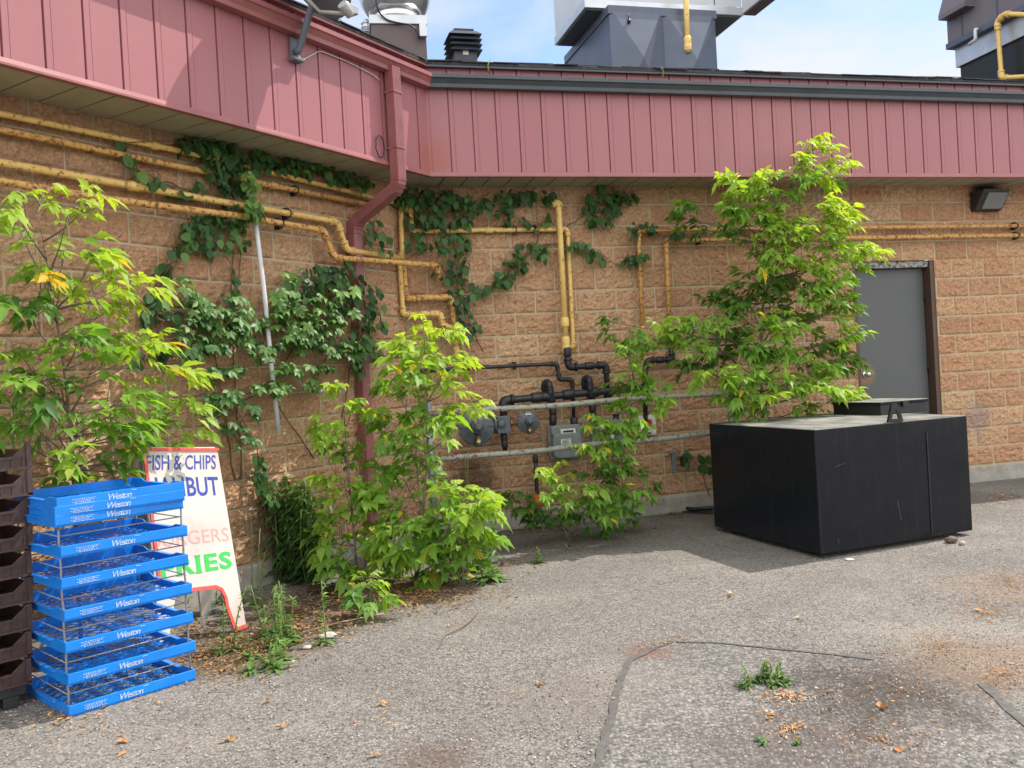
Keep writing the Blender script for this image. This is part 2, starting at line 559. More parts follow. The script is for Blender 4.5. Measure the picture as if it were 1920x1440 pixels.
M['ink'] = paint('black_ink', (0.02, 0.02, 0.02, 1), 0.6)
M['yellow_tag'] = paint('yellow_tag', lin(235, 190, 30), 0.5)
M['pvc'] = paint('white_pvc', (0.62, 0.63, 0.64, 1), 0.35, var=0.06)
M['box_white'] = paint('white_enclosure', (0.62, 0.61, 0.57, 1), 0.45, var=0.08)
M['red_plastic'] = paint('red_switch', (0.55, 0.03, 0.03, 1), 0.35)
M['tank'] = mat_tank()
M['tank_trim'] = paint('black_steel', (0.012, 0.012, 0.013, 1), 0.4, var=0.3)
M['vent'] = paint('dark_vent_plastic', (0.034, 0.038, 0.052, 1), 0.45, var=0.2)
M['door'] = mat_door()
M['frame'] = rusty('brown_door_frame_paint', lin(84, 62, 54), rust=(0.13, 0.09, 0.06, 1), amount=0.2)
M['frame_head'] = rusty('worn_door_head_paint', lin(150, 150, 146), rust=(0.10, 0.06, 0.045, 1), amount=0.6)
M['chrome'] = paint('worn_chrome', (0.55, 0.55, 0.55, 1), 0.25, 0.9)
M['galv'] = paint('galvanised_sheet', (0.52, 0.55, 0.58, 1), 0.36, 0.6, var=0.10, scale=5)
M['spun_alu'] = paint('spun_aluminium', (0.72, 0.71, 0.70, 1), 0.27, 0.95, var=0.06, scale=4)
M['curb_brown'] = paint('brown_sheet_metal', (0.105, 0.070, 0.074, 1), 0.5, var=0.08, scale=4)
M['duct_grey'] = paint('grey_sheet_metal', (0.085, 0.104, 0.150, 1), 0.42, 0.1, var=0.12, scale=3)
M['hvac_white'] = paint('pale_hvac_paint', (0.50, 0.53, 0.57, 1), 0.42, var=0.06, scale=3)
M['hvac_tan'] = paint('taupe_hvac_paint', (0.15, 0.128, 0.14, 1), 0.45, var=0.08, scale=3)
M['under'] = paint('dark_underside', (0.10, 0.11, 0.12, 1), 0.6, var=0.2)
M['dish_grey'] = paint('grey_dish_paint', (0.12, 0.14, 0.17, 1), 0.42, var=0.1)
M['lnb'] = paint('pale_grey_plastic', (0.33, 0.34, 0.35, 1), 0.45, var=0.1)
M['cable'] = paint('black_cable', (0.015, 0.016, 0.02, 1), 0.5)
M['cable_white'] = paint('white_cable', (0.55, 0.52, 0.52, 1), 0.5)
M['fixture'] = paint('bronze_lamp_housing', (0.030, 0.028, 0.027, 1), 0.5, var=0.2)
_g = N('frosted_lens'); _g.set(Base_Color=_g.mix(_g.noise(12, 4), (0.14, 0.15, 0.15, 1), (0.20, 0.21, 0.21, 1)), Roughness=0.22); M['lens'] = _g.m
M['tray'] = paint('blue_plastic', (0.006, 0.205, 0.70, 1), 0.33, var=0.12, scale=9)
M['lettering'] = paint('white_print', (0.40, 0.50, 0.66, 1), 0.5, var=0.3, scale=60)
M['wire'] = rusty('zinc_wire', lin(128, 131, 134), amount=0.12, rough=0.35)
M['crate'] = paint('brown_plastic', (0.050, 0.026, 0.022, 1), 0.5, var=0.3, scale=16)
M['dolly'] = paint('black_plastic', (0.018, 0.020, 0.022, 1), 0.55, var=0.3)
M['sign'] = mat_sign()
M['sign_red'] = mat_faded('faded_red_edge', lin(214, 52, 38), keep=0.95)
M['sign_blue'] = mat_faded('faded_blue_paint', lin(16, 52, 150), keep=1.0)
M['sign_green'] = mat_faded('faded_green_paint', lin(40, 178, 70), keep=1.0)
M['sign_pink'] = mat_faded('faded_pink_paint', lin(206, 110, 104), keep=0.6)
M['bark'] = paint('grey_bark', lin(112, 98, 84), 0.85, var=0.3, scale=40, bump=0.4)
M['stem_green'] = paint('green_stem', lin(104, 122, 60), 0.6, var=0.25, scale=30)
M['vine_stem'] = paint('brown_vine_stem', lin(110, 84, 64), 0.8, var=0.25, scale=40)
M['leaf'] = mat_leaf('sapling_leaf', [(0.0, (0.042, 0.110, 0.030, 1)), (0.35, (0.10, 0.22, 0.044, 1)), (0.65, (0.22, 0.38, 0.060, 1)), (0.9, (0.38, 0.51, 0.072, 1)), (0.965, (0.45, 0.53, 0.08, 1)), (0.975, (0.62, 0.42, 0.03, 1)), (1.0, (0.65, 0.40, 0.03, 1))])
M['vine'] = mat_leaf('vine_leaf', [(0.0, (0.028, 0.072, 0.024, 1)), (0.5, (0.064, 0.150, 0.040, 1)), (1.0, (0.19, 0.33, 0.07, 1))], trans=0.3, rough=0.46, tint=(1.1, 1.3, 0.5))
M['herb'] = mat_leaf('herb_leaf', [(0.0, (0.03, 0.07, 0.025, 1)), (0.5, (0.06, 0.13, 0.04, 1)), (1.0, (0.16, 0.27, 0.06, 1))], trans=0.25, rough=0.45)
M['litter'] = mat_leaf('dry_leaf', [(0.0, (0.06, 0.035, 0.02, 1)), (0.3, (0.20, 0.11, 0.05, 1)), (0.6, (0.42, 0.26, 0.12, 1)), (0.85, (0.50, 0.20, 0.08, 1)), (1.0, (0.55, 0.47, 0.30, 1))], trans=0.12, rough=0.75, tint=(1, 0.9, 0.7))
M['stone'] = paint('pale_stone', (0.40, 0.36, 0.31, 1), 0.9, var=0.25, scale=40, bump=0.5)
M['rubber'] = paint('black_rubber', (0.014, 0.014, 0.016, 1), 0.5, var=0.3)
M['orange'] = paint('orange_plastic', lin(206, 74, 36), 0.5)

# ================================================================== SETTING
# ground: one sheet to the horizon
gb = MB()
R_ = 400
gb.add([(-R_, -R_, 0), (R_, -R_, 0), (R_, R_, 0), (-R_, R_, 0)], [(0, 1, 2, 3)])
tag(gb.build('ground', M['asphalt'], loc=(0, 0, 0)), kind='structure')

# the coarser patch of asphalt inside the sealed crack
crack1 = [(1095, 1480), (1120, 1432), (1150, 1330), (1163, 1272), (1182, 1237), (1228, 1214), (1262, 1203), (1340, 1204), (1440, 1214), (1560, 1226), (1640, 1236)]
crack2 = [(1640, 1236), (1740, 1252), (1838, 1280), (1895, 1330), (1960, 1392)]
pp = [onG(*q, z=0.004) for q in crack1 + crack2[1:]]
pp += [onG(2100, 1480, z=0.004), onG(2000, 1640, z=0.004), onG(1060, 1640, z=0.004)]
tag(MB().add(pp, [tuple(range(len(pp)))]).build('asphalt_patch', M['asphalt_coarse'], loc=(0, 0, 0)), kind='structure')


def ribbon(name, pts, w, z, mat, seed=1):
    rr = random.Random(seed)
    P = [onG(*q, z=z) for q in pts]
    fine = []
    for a, b in zip(P, P[1:]):
        k = max(2, int((b - a).length / 0.05))
        fine += [a.lerp(b, i / k) for i in range(k)]
    fine.append(P[-1])
    vs = []
    for i, p in enumerate(fine):
        t = (fine[min(i + 1, len(fine) - 1)] - fine[max(i - 1, 0)]).normalized()
        sd_ = Vector((-t.y, t.x, 0))
        ww = w * (0.65 + 0.7 * rr.random()) * 0.5
        off = sd_ * (rr.random() - .5) * w * .3
        vs += [p + sd_ * ww + off, p - sd_ * ww + off]
    fs = [(2 * i, 2 * i + 1, 2 * i + 3, 2 * i + 2) for i in range(len(fine) - 1)]
    return tag(MB().add(vs, fs).build(name, mat, loc=(0, 0, 0)), kind='structure')


ribbon('crack_sealant', crack1[:6], 0.030, 0.008, M['seal'], 3)
ribbon('crack_sealant', crack1[5:], 0.018, 0.008, M['seal'], 4)
ribbon('crack_sealant', crack2[2:], 0.034, 0.0085, M['seal'], 5)

# ================================================================== BUILDING
BLD = thing('block_building', 'long low building of tan split-face blocks under a red metal fascia', 'building', C0)


def vnoise(x, y, seed):
    r = np.random.default_rng(seed)
    tab = r.random((256, 256))
    xi = np.floor(x).astype(int); yi = np.floor(y).astype(int)
    fx = x - xi; fy = y - yi
    fx = fx * fx * (3 - 2 * fx); fy = fy * fy * (3 - 2 * fy)
    t = lambda i, j: tab[i % 256, j % 256]
    return (t(xi, yi) * (1 - fx) + t(xi + 1, yi) * fx) * (1 - fy) + (t(xi, yi + 1) * (1 - fx) + t(xi + 1, yi + 1) * fx) * fy


Z0, CH, BL, MH = 0.1752, 0.2, 0.2, 0.0058      # first course, course height, half block, half mortar
ZTOP = 3.16


def block_wall(s0, s1, D, Nn, phase_odd, seed, hole=None):
    # grid lines fall on both edges of every mortar joint
    def lines(a, b, o, sub):
        ks = range(int(math.floor((a - o) / 0.2)) - 1, int(math.ceil((b - o) / 0.2)) + 2)
        out = []
        for k in ks:
            j = o + k * 0.2
            out += [j - MH, j + MH] + [j + MH + (0.2 - 2 * MH) * i / sub for i in range(1, sub)]
        out = [x for x in sorted(out) if a + 1e-4 < x < b - 1e-4]
        return np.array([a] + out + [b])
    S = lines(s0, s1, phase_odd, 13)
    Z = lines(0.10, ZTOP, Z0, 13)
    if hole:
        S = np.unique(np.concatenate([S[(np.abs(S - hole[0]) > .006) & (np.abs(S - hole[1]) > .006)], hole[:2]]))
        Z = np.unique(np.concatenate([Z[np.abs(Z - hole[2]) > .006], [hole[2]]]))
    ns, nz_ = len(S), len(Z)
    gs, gz = np.meshgrid(S, Z, indexing='ij')

    def joint(sv, zv):
        row = np.floor((zv - Z0) / CH).astype(int)
        zf = (zv - Z0) - row * CH
        dz = np.minimum(zf, CH - zf)
        ph = np.where(row % 2 != 0, phase_odd, phase_odd + 0.2)
        col = np.floor((sv - ph) / 0.4).astype(int)
        sf = (sv - ph) - col * 0.4
        ds = np.minimum(sf, 0.4 - sf)
        return np.minimum(dz, ds), row, col
    d, row, col = joint(gs, gz)
    rough = (vnoise(gs * 22 + 11, gz * 30, seed) - .5) * 0.020 + (vnoise(gs * 55, gz * 70, seed + 1) - .5) * 0.017 + (vnoise(gs * 6, gz * 6, seed + 2) - .5) * 0.006
    edge = np.clip((d - MH) / 0.022, 0, 1)
    h = np.where(d <= MH + 1e-5, -0.003, 0.004 + 0.006 * edge + rough * (0.35 + 0.65 * edge))
    if hole: h = np.where(((np.abs(gs - hole[0]) < .002) | (np.abs(gs - hole[1]) < .002)) & (gz < hole[2] + .01), 0.0, h)
    h = np.where((np.abs(gs - s0) < 1e-6) | (np.abs(gs - s1) < 1e-6), -0.004, h)
    X = C0.x + D.x * gs + Nn.x * h; Y = C0.y + D.y * gs + Nn.y * h
    vv = np.stack([X - C0.x, Y - C0.y, gz], -1).reshape(-1, 3)
    i, j = np.meshgrid(np.arange(ns - 1), np.arange(nz_ - 1), indexing='ij')
    ms = (S[i] + S[i + 1]) / 2; mz = (Z[j] + Z[j + 1]) / 2
    keep = np.ones(ms.shape, bool)
    if hole: keep = ~((ms > hole[0]) & (ms < hole[1]) & (mz < hole[2]))
    a = i * nz_ + j
    q = np.stack([a, a + nz_, a + nz_ + 1, a + 1], -1)[keep]
    dm, rm, cm = joint(ms, mz)
    edgeq = np.zeros(ms.shape, bool)
    if hole: edgeq = ((np.abs(ms - hole[0]) < .02) | (np.abs(ms - hole[1]) < .02)) & (mz < hole[2] + .02)
    mort = ((dm <= MH) & ~edgeq).astype(np.float32)[keep]
    tab = np.random.default_rng(seed + 9).random((64, 64))
    blk = tab[rm % 64, cm % 64].astype(np.float32)[keep]
    me = bpy.data.meshes.new('block_wall')
    me.vertices.add(len(vv)); me.vertices.foreach_set('co', vv.ravel())
    me.loops.add(q.size); me.loops.foreach_set('vertex_index', q.ravel().astype(np.int32))
    me.polygons.add(len(q)); me.polygons.foreach_set('loop_start', np.arange(0, q.size, 4, dtype=np.int32))
    me.update(calc_edges=True)
    me.polygons.foreach_set('use_smooth', np.zeros(len(q), bool))
    for nm, val in (('mortar', mort), ('blk', blk)):
        at = me.attributes.new(nm, 'FLOAT', 'FACE'); at.data.foreach_set('value', val)
    me.materials.append(M['block'])
    me.validate()
    o = bpy.data.objects.new('block_wall', me)
    COL.objects.link(o)
    o.parent = BLD
    WL[o.name] = WL[BLD.name]
    return o


SL0, SR1 = -6.6, 9.5
HOLE = (4.583, 5.575, 2.375)
block_wall(0.0, SR1, DR, NR, 0.395 - 0.4, 21, HOLE)
block_wall(SL0, 0.0, DL, NL, 0.06, 33)
# corner caulk joint
MB().tube([C0 + (NR + NL) * 0.004 + ZU * 0.16, C0 + (NR + NL) * 0.004 + ZU * 3.14], 0.011, 8).build('corner_joint', M['concrete'], BLD)


def extr(prof, s0, s1, wall, m0=False, m1=False, closed=True, k=None):
    """profile (n,z) swept along a wall; m0/m1 mitre that end at the inside corner"""
    P = PR if wall == 'R' else PL
    sg = 1 if wall == 'R' else -1
    n = len(prof)
    vs = [P(s0 + (sg * a * TH2 if m0 else 0), a, z) for a, z in prof] + [P(s1 + (sg * a * TH2 if m1 else 0), a, z) for a, z in prof]
    rngk = range(n) if closed else range(n - 1)
    fs = [(i, (i + 1) % n, n + (i + 1) % n, n + i) for i in rngk]
    if closed: fs += [tuple(range(n))[::-1], tuple(range(n, 2 * n))]
    area = sum(prof[i][0] * prof[(i + 1) % n][1] - prof[(i + 1) % n][0] * prof[i][1] for i in range(n))
    if area < 0: fs = [f[::-1] for f in fs]
    return vs, fs


def ex(name, prof, s0, s1, wall, mat, parent=BLD, m0=False, m1=False, bevel=0.0):
    vs, fs = extr(prof, s0, s1, wall, m0, m1)
    return MB().add(vs, fs).build(name, mat, parent, bevel=bevel)


# foundations, standing slightly proud of the block
fp = [(-0.05, -0.05), (0.016, -0.05), (0.014, 0.15), (0.006, 0.168), (-0.05, 0.168)]
ex('foundation', fp, 0, HOLE[0], 'R', M['concrete'], m0=True)
ex('foundation', fp, HOLE[1], SR1, 'R', M['concrete'])
ex('foundation', fp, SL0, 0, 'L', M['concrete'], m1=True)
ex('door_sill', [(-0.2, -0.02), (0.03, -0.02), (0.03, 0.05), (-0.2, 0.06)], HOLE[0], HOLE[1], 'R', M['concrete'])

# soffit boards with joint grooves
OV, ZS, ZF = 0.475, 3.145, 3.885


def soffit(wall, s0, s1):
    P = PR if wall == 'R' else PL
    mb = MB()
    pd, ph = (0.2015, 0.733) if wall == 'R' else (0.2245, -3.296)
    s = s0
    while s < s1 - 0.02:
        e = min(ph + pd * (math.floor((s - ph) / pd + 1e-3) + 1), s1)
        # each board is a shallow tray: flat face with two down-turned grooves
        for a, b, z in ((s, s + 0.014, ZS + 0.022), (s + 0.014, e, ZS)):
            sgn = 1 if wall == 'R' else -1

            def lim(sv, n): return max(sv, n * TH2) if wall == 'R' else min(sv, -n * TH2)
            vs = [P(lim(a, 0), 0, z), P(lim(b, 0), 0, z), P(lim(b, OV), OV, z), P(lim(a, OV), OV, z)]
            mb.add(vs, [(0, 1, 2, 3)])
        for q_ in (s, s + 0.014):
            vs = [P(lim(q_, 0), 0, ZS), P(lim(q_, OV), OV, ZS), P(lim(q_, OV), OV, ZS + 0.022), P(lim(q_, 0), 0, ZS + 0.022)]
            mb.add(vs, [(0, 1, 2, 3)])
        s = e
    bkv = [P(s0, 0, ZS + 0.03), P(s1, 0, ZS + 0.03), P(s1, OV + .004, ZS + 0.03), P(s0, OV + .004, ZS + 0.03)]
    o = mb.build('soffit', M['soffit'], BLD)
    MB().add(bkv, [(0, 1, 2, 3)]).build('soffit_backing', M['under'], BLD)
    return o


soffit('R', 0.0, SR1)
soffit('L', SL0, 0.0)


def siding(wall, s0, s1, n0, z0, z1, period, ph):
    """vertical metal panels: flat pan, sharp groove, narrow raised batten"""
    P = PR if wall == 'R' else PL
    pts = []
    k = int(math.floor((s0 - ph) / period)) - 1
    while ph + k * period < s1 + period:
        b = ph + k * period
        pts += [(b - 0.007, 0), (b - 0.005, -0.014), (b + 0.003, -0.014), (b + 0.005, 0.003), (b + 0.038, 0.003), (b + 0.041, -0.002), (b + 0.043, -0.002), (b + 0.045, 0.0)]
        k += 1
    pts = [(s, n) for s, n in pts if s0 < s < s1]
    pts = [(s0, 0)] + pts + [(s1, 0)]
    vs = []
    for s, n in pts: vs += [P(s, n0 + n, z0), P(s, n0 + n, z1)]
    fs = [(2 * i, 2 * i + 2, 2 * i + 3, 2 * i + 1) for i in range(len(pts) - 1)]
    mb = MB().add(vs, fs)
    return mb.build('fascia_siding', M['siding'], BLD)


NF = 0.485
cs = NF * TH2
siding('R', cs, SR1, NF, ZS - 0.005, 4.06, 0.2055, 0.588)
siding('L', SL0, -cs, NF, ZS - 0.005, 4.06, 0.228, -3.74)
# drip trim along the bottom of the fascia
tp = [(OV - 0.02, 3.128), (NF + 0.014, 3.128), (NF + 0.014, 3.140), (NF + 0.008, 3.166), (NF + 0.003, 3.166), (NF + 0.003, 3.140), (OV - 0.02, 3.140)]
ex('fascia_trim', tp, 0, SR1, 'R', M['red_trim'], m0=True)
ex('fascia_trim', tp, SL0, 0, 'L', M['red_trim'], m1=True)


# gutters: K-profile
def gutter(wall, s0, s1, mat, m0=False, m1=False, z0=3.865):
    n0 = NF + 0.006
    o = [(n0, z0), (n0 + 0.070, z0), (n0 + 0.074, z0 + 0.030), (n0 + 0.098, z0 + 0.062), (n0 + 0.112, z0 + 0.070), (n0 + 0.112, z0 + 0.100), (n0 + 0.098, z0 + 0.106), (n0 + 0.098, z0 + 0.100), (n0 + 0.106, z0 + 0.094),
         (n0 + 0.106, z0 + 0.074), (n0 + 0.094, z0 + 0.067), (n0 + 0.069, z0 + 0.033), (n0 + 0.066, z0 + 0.004), (n0 + 0.004, z0 + 0.004), (n0 + 0.004, z0 + 0.105), (n0, z0 + 0.105)]
    vs, fs = extr(o, s0, s1, wall, m0, m1)
    mb = MB().add(vs, fs[:-2])
    return mb.build('gutter', mat, BLD)


gR = gutter('R', 0, SR1, M['dark_gutter'], m0=True)
gR['label'] = 'charcoal roof gutter'
gL = gutter('L', SL0, 0, M['red_trim'], m1=True)
gL['label'] = 'red roof gutter'
# hangers
for s in (-3.1, -2.5, -1.9, -1.3):
    p = PL(s, NF + 0.06, 3.972)
    MB().box(p, DL * 0.012, NL * 0.056, ZU * 0.002).build('gutter_hanger', M['dark_gutter'], BLD)

# roof: two shingled planes meeting in a valley, with a ragged edge course
KE = C0 + (NR + NL) / (1 + NR.dot(NL)) * (NF + 0.055)
val = -(NR + NL).normalized()
SLP = 0.29
zr = 4.085
slope_n = cos((aR - aL) / 2) * SLP


def roofplane(D, Nn, far):
    a = KE + ZU * zr
    b = KE + D * far + ZU * zr
    c = b - Nn * 8 + ZU * (8 * SLP)
    vlen = 8 / cos((aR - aL) / 2)
    d = KE + val * vlen + ZU * (zr + 8 * SLP)
    dn = ZU * 0.022
    vs = [a, b, c, d, a - dn, b - dn, c - dn, d - dn]
    fs = [(0, 1, 2, 3), (7, 6, 5, 4), (0, 4, 5, 1), (1, 5, 6, 2), (2, 6, 7, 3), (3, 7, 4, 0)]
    if D is DL: fs = [f[::-1] for f in fs]
    return MB().add(vs, fs).build('roof', M['shingle'], BLD)


roofplane(DR, NR, 9.4)
roofplane(DL, NL, -6.5)


def shingle_edge(wall, s0, s1):
    P = PR if wall == 'R' else PL
    mb = MB()
    rr = random.Random(5)
    s = s0
    while s < s1:
        e = min(s + rr.uniform(0.18, 0.34), s1)
        for lay in range(2):
            n1 = NF + 0.060 + rr.uniform(-.012, .016) - lay * 0.01
            z = zr + 0.003 + lay * 0.010 + rr.uniform(0, .007)
            mb.add([P(s + .003, n1, z), P(e - .003, n1 + rr.uniform(-.006, .006), z + rr.uniform(-.004, .004)), P(e - .003, n1 - .3, z + .3 * SLP), P(s + .003, n1 - .3, z + .3 * SLP),
                    P(s + .003, n1, z - .007), P(e - .003, n1, z - .007)], [(0, 1, 2, 3), (4, 5, 1, 0)])
        s = e
    return mb.build('roof_edge_shingles', M['shingle'], BLD)


shingle_edge('R', NF * TH2 + .03, SR1)
shingle_edge('L', SL0, -NF * TH2 - .03)
ex('drip_edge', [(NF + 0.002, 4.05), (NF + 0.05, 4.045), (NF + 0.05, 4.064), (NF + 0.002, 4.064)], 0, SR1, 'R', M['dark_gutter'], m0=True)
ex('drip_edge', [(NF + 0.002, 4.05), (NF + 0.05, 4.045), (NF + 0.05, 4.064), (NF + 0.002, 4.064)], SL0, 0, 'L', M['red_trim'], m1=True)


# downspout: fluted rectangular tube from the red gutter, elbowing back to the wall
def downspout():
    s = -0.70
    path = [(0.555, 3.90), (0.555, 3.02), (0.50, 2.93), (0.10, 2.74), (0.052, 2.63), (0.052, 0.05), (0.10, 0.0)]
    path = [(0.555, 3.90), (0.555, 3.03), (0.549, 2.985), (0.525, 2.945), (0.130, 2.765), (0.072, 2.722), (0.056, 2.66), (0.056, 0.10)]
    w, dpt = 0.052, 0.040
    sec = []
    # flutes on the front and the sides
    K = 6
    for i in range(K):
        a = -w + 2 * w * i / K; b = -w + 2 * w * (i + 1) / K
        sec += [(a + .002, dpt), (a + (b - a) * .45, dpt), (a + (b - a) * .5, dpt - .004), (a + (b - a) * .9, dpt - .004)]
    sec += [(w, dpt - .006)]
    for i in range(3):
        a = dpt - 2 * dpt * (i + .2) / 3.2
        sec += [(w, a), (w - .003, a - .006), (w - .003, a - .012), (w, a - .016)]
    sec += [(w, -dpt), (-w, -dpt)]
    pts = [Vector((a, b)) for a, b in path]
    rings = []
    for i, p in enumerate(pts):
        t = (pts[min(i + 1, len(pts) - 1)] - pts[max(i - 1, 0)]).normalized()
        nrm = Vector((-t.y, t.x))
        if nrm.x < 0 and abs(t.x) < 0.5: nrm = -nrm
        if nrm.y < 0 and abs(t.x) >= 0.5: nrm = -nrm
        # outward normal in the (n,z) plane
        nrm = Vector((-t.y, t.x)) if True else nrm
        rings.append((p, nrm))
    vs = []
    for p, nrm in rings:
        for a, b in sec:
            q = p + nrm * b
            vs.append(PL(s + a, q.x, q.y))
    m = len(sec)
    fs = [(i * m + k, (i + 1) * m + k, (i + 1) * m + (k + 1) % m, i * m + (k + 1) % m) for i in range(len(rings) - 1) for k in range(m)]
    o = MB().add(vs, fs).build('downspout', M['downspout'], BLD)
    for z in (3.70, 3.26):
        st = MB()
        for a0, a1, n0, n1 in ((-w - .003, w + .003, 0.555 + dpt, 0.555 + dpt + .004),):
            st.box(PL(s, (n0 + n1) / 2 + .001, z), DL * (w + .004), NL * .003, ZU * .006)
        st.box(PL(s + w + .002, 0.53, z), DL * .002, NL * .06, ZU * .006)
        st.box(PL(s - w - .002, 0.53, z), DL * .002, NL * .06, ZU * .006)
        st.build('strap', M['red_trim'], o)
    rb = MB()
    for i in range(7):     # crimp ribs on the two elbows
        for (c, nn) in (((0.555 - i * .005, 3.03 - i * .016), 0), ((0.14 - i * .012, 2.77 - i * .016), 1)):
            pass
    return o


DS = downspout()
# elbow crimps as thin collars
for (n, z, tx, tz) in ((0.553, 3.01, -.05, -1), (0.540, 2.968, -.5, -.85), (0.50, 2.933, -.9, -.42), (0.15, 2.775, -.9, -.42), (0.095, 2.742, -.75, -.65), (0.066, 2.70, -.4, -.9), (0.057, 2.65, -.05, -1)):
    t = Vector((tx, tz)).normalized(); nn = Vector((-t.y, t.x))
    MB().box(PL(-0.70, n, z), DL * 0.0545, (NL * nn.x + ZU * nn.y) * 0.0425, (NL * t.x + ZU * t.y) * 0.0035).build('elbow_crimp', M['downspout'], DS)

# steel door in its recess
DN = -0.11


def rect(mb, s0, s1, n0, n1, z0, z1, P=PR, D=DR, Nn=NR):
    return mb.box(P((s0 + s1) / 2, (n0 + n1) / 2, (z0 + z1) / 2), D * (s1 - s0) / 2, Nn * (n1 - n0) / 2, ZU * (z1 - z0) / 2)


df = MB()
rect(df, HOLE[0] - .012, HOLE[0] + 0.045, -0.20, -0.006, 0.06, HOLE[2])
rect(df, HOLE[1] - 0.05, HOLE[1] + .012, -0.20, -0.006, 0.06, HOLE[2])
DFR = df.build('door_frame', M['frame'], BLD, bevel=0.004)
hd = MB(); rect(hd, HOLE[0] + 0.045, HOLE[1] - 0.05, -0.20, -0.03, HOLE[2] - 0.07, HOLE[2]); hd.build('frame_head', M['frame_head'], DFR, bevel=0.004)
dd = MB(); rect(dd, HOLE[0] + 0.05, HOLE[1] - 0.057, DN - 0.045, DN, 0.07, HOLE[2] - 0.075)
DOOR = dd.build('door', M['door'], BLD, bevel=0.003)
kp = onR(1622, 702, DN)
MB().lathe([(0.036, 0), (0.036, 0.006), (0.030, 0.010), (0.012, 0.012), (0.012, 0.045), (0.026, 0.050), (0.030, 0.062), (0.024, 0.074), (0.006, 0.078)], kp, NR, 20).build('door_knob', M['chrome'], DOOR)
MB().lathe([(0.020, 0), (0.020, 0.008), (0.010, 0.012)], kp + ZU * 0.07, NR, 16).build('deadbolt', M['chrome'], DOOR)
for z in (0.45, 1.25, 2.0):
    MB().tube([PR(HOLE[1] - 0.056, DN + 0.008, z - .055), PR(HOLE[1] - 0.056, DN + 0.008, z + .055)], 0.010, 10).build('hinge', M['tank_trim'], DOOR)
bk = MB(); rect(bk, HOLE[0] - .05, HOLE[1] + .05, -0.26, -0.205, 0, 2.45); bk.build('door_lining', M['tank_trim'], BLD)

# ================================================================== GAS PIPES
PIPE_GROUP = 'gas pipes on the block walls'


def pipe(label, pts, r, mat, fits=True, couplings=(), clamps=(), group=PIPE_GROUP, name='gas_pipe', cat='gas pipe', nrm=NR, parent=None):
    path = fillet(pts, r * 2.2)
    mb = MB().tube(path, r, 12)
    if parent is None:
        o = mb.build(name, mat)
        tag(o, label, cat, group)
    else:
        o = mb.build('pipe_run', mat, parent)
    if fits:
        for i in range(1, len(pts) - 1):
            a, p, b = Vector(pts[i - 1]), Vector(pts[i]), Vector(pts[i + 1])
            d1, d2 = (a - p), (b - p)
            q = min(r * 2.9, d1.length * .48, d2.length * .48)
            if d1.normalized().dot(d2.normalized()) < -0.9: continue
            seg = fillet([p + d1.normalized() * q, p, p + d2.normalized() * q], r * 2.2, 6)
            e = MB().tube(seg, r * 1.26, 12)
            for q0, q1 in ((seg[0], seg[1]), (seg[-1], seg[-2])):
                t = (q1 - q0).normalized()
                e.tube([q0 - t * r * .15, q0 + t * r * .55], r * 1.5, 12)
            e.build('elbow', mat, o)
    for (i, t) in couplings:
        a, b = Vector(pts[i]), Vector(pts[i + 1])
        c = a.lerp(b, t); d = (b - a).normalized()
        MB().tube([c - d * r * 1.6, c - d * r * 1.2, c + d * r * 1.2, c + d * r * 1.6], [r * 1.2, r * 1.38, r * 1.38, r * 1.2], 12).build('coupling', mat, o)
    for (i, t) in clamps:
        a, b = Vector(pts[i]), Vector(pts[i + 1])
        c = a.lerp(b, t); d = (b - a).normalized()
        up = nrm.cross(d).normalized()
        cm = MB().tube([c + (nrm * cos(x) + up * sin(x)) * r * 1.18 for x in np.linspace(-2.2, 2.2, 12)], 0.005, 6)
        cm.box(c - nrm * 0.035 - up * 0.0, d * 0.012, nrm * 0.03, up * (r + 0.02))
        cm.build('pipe_clamp', M['black_iron'], o)
    return o


NP = 0.075
Lp = lambda lst, n=NP: [onL(x, y, n) for x, y in lst]
Rp = lambda lst, n=NP: [onR(x, y, n) for x, y in lst]


def ext(a, b, k):           # point beyond a on the line b->a
    return a + (a - b) * k


q = Lp([(0, 213), (370, 290)]); q2 = onL(735, 379, NP)
pipe('topmost yellow gas pipe close under the soffit of the left wall', [ext(q[0], q[1], .6), q[0], q[1], q2], 0.019, M['yellow'], fits=False, couplings=[(1, .75)], nrm=NL)
q = Lp([(0, 243), (413, 328), (700, 386)])
pipe('second yellow gas pipe from the top along the left wall, running straight to the corner', [ext(q[0], q[1], .6), q[0], q[1], q[2]], 0.020, M['yellow_rust'], fits=False, couplings=[(2, .3)], clamps=[(2, .45)], nrm=NL)
q = Lp([(0, 305), (413, 378), (632, 416), (650, 469), (755, 485)], 0.085)
pipe('third yellow gas pipe from the top on the left wall, stepping down beside the downspout', [ext(q[0], q[1], .6)] + q, 0.024, M['yellow'], couplings=[(1, .55)], clamps=[(2, .55)], nrm=NL)
q = Lp([(0, 340), (200, 373), (440, 404), (606, 432), (627, 483)], 0.14) + [onR(820, 498, 0.10)]
e0 = q[-1]
pipe('lowest yellow gas pipe of the left wall, stepping down then crossing the corner', [ext(q[0], q[1], .8)] + q + [onR(823, 528, 0.10)], 0.023, M['yellow_rust'], clamps=[(3, .5)], nrm=NL)
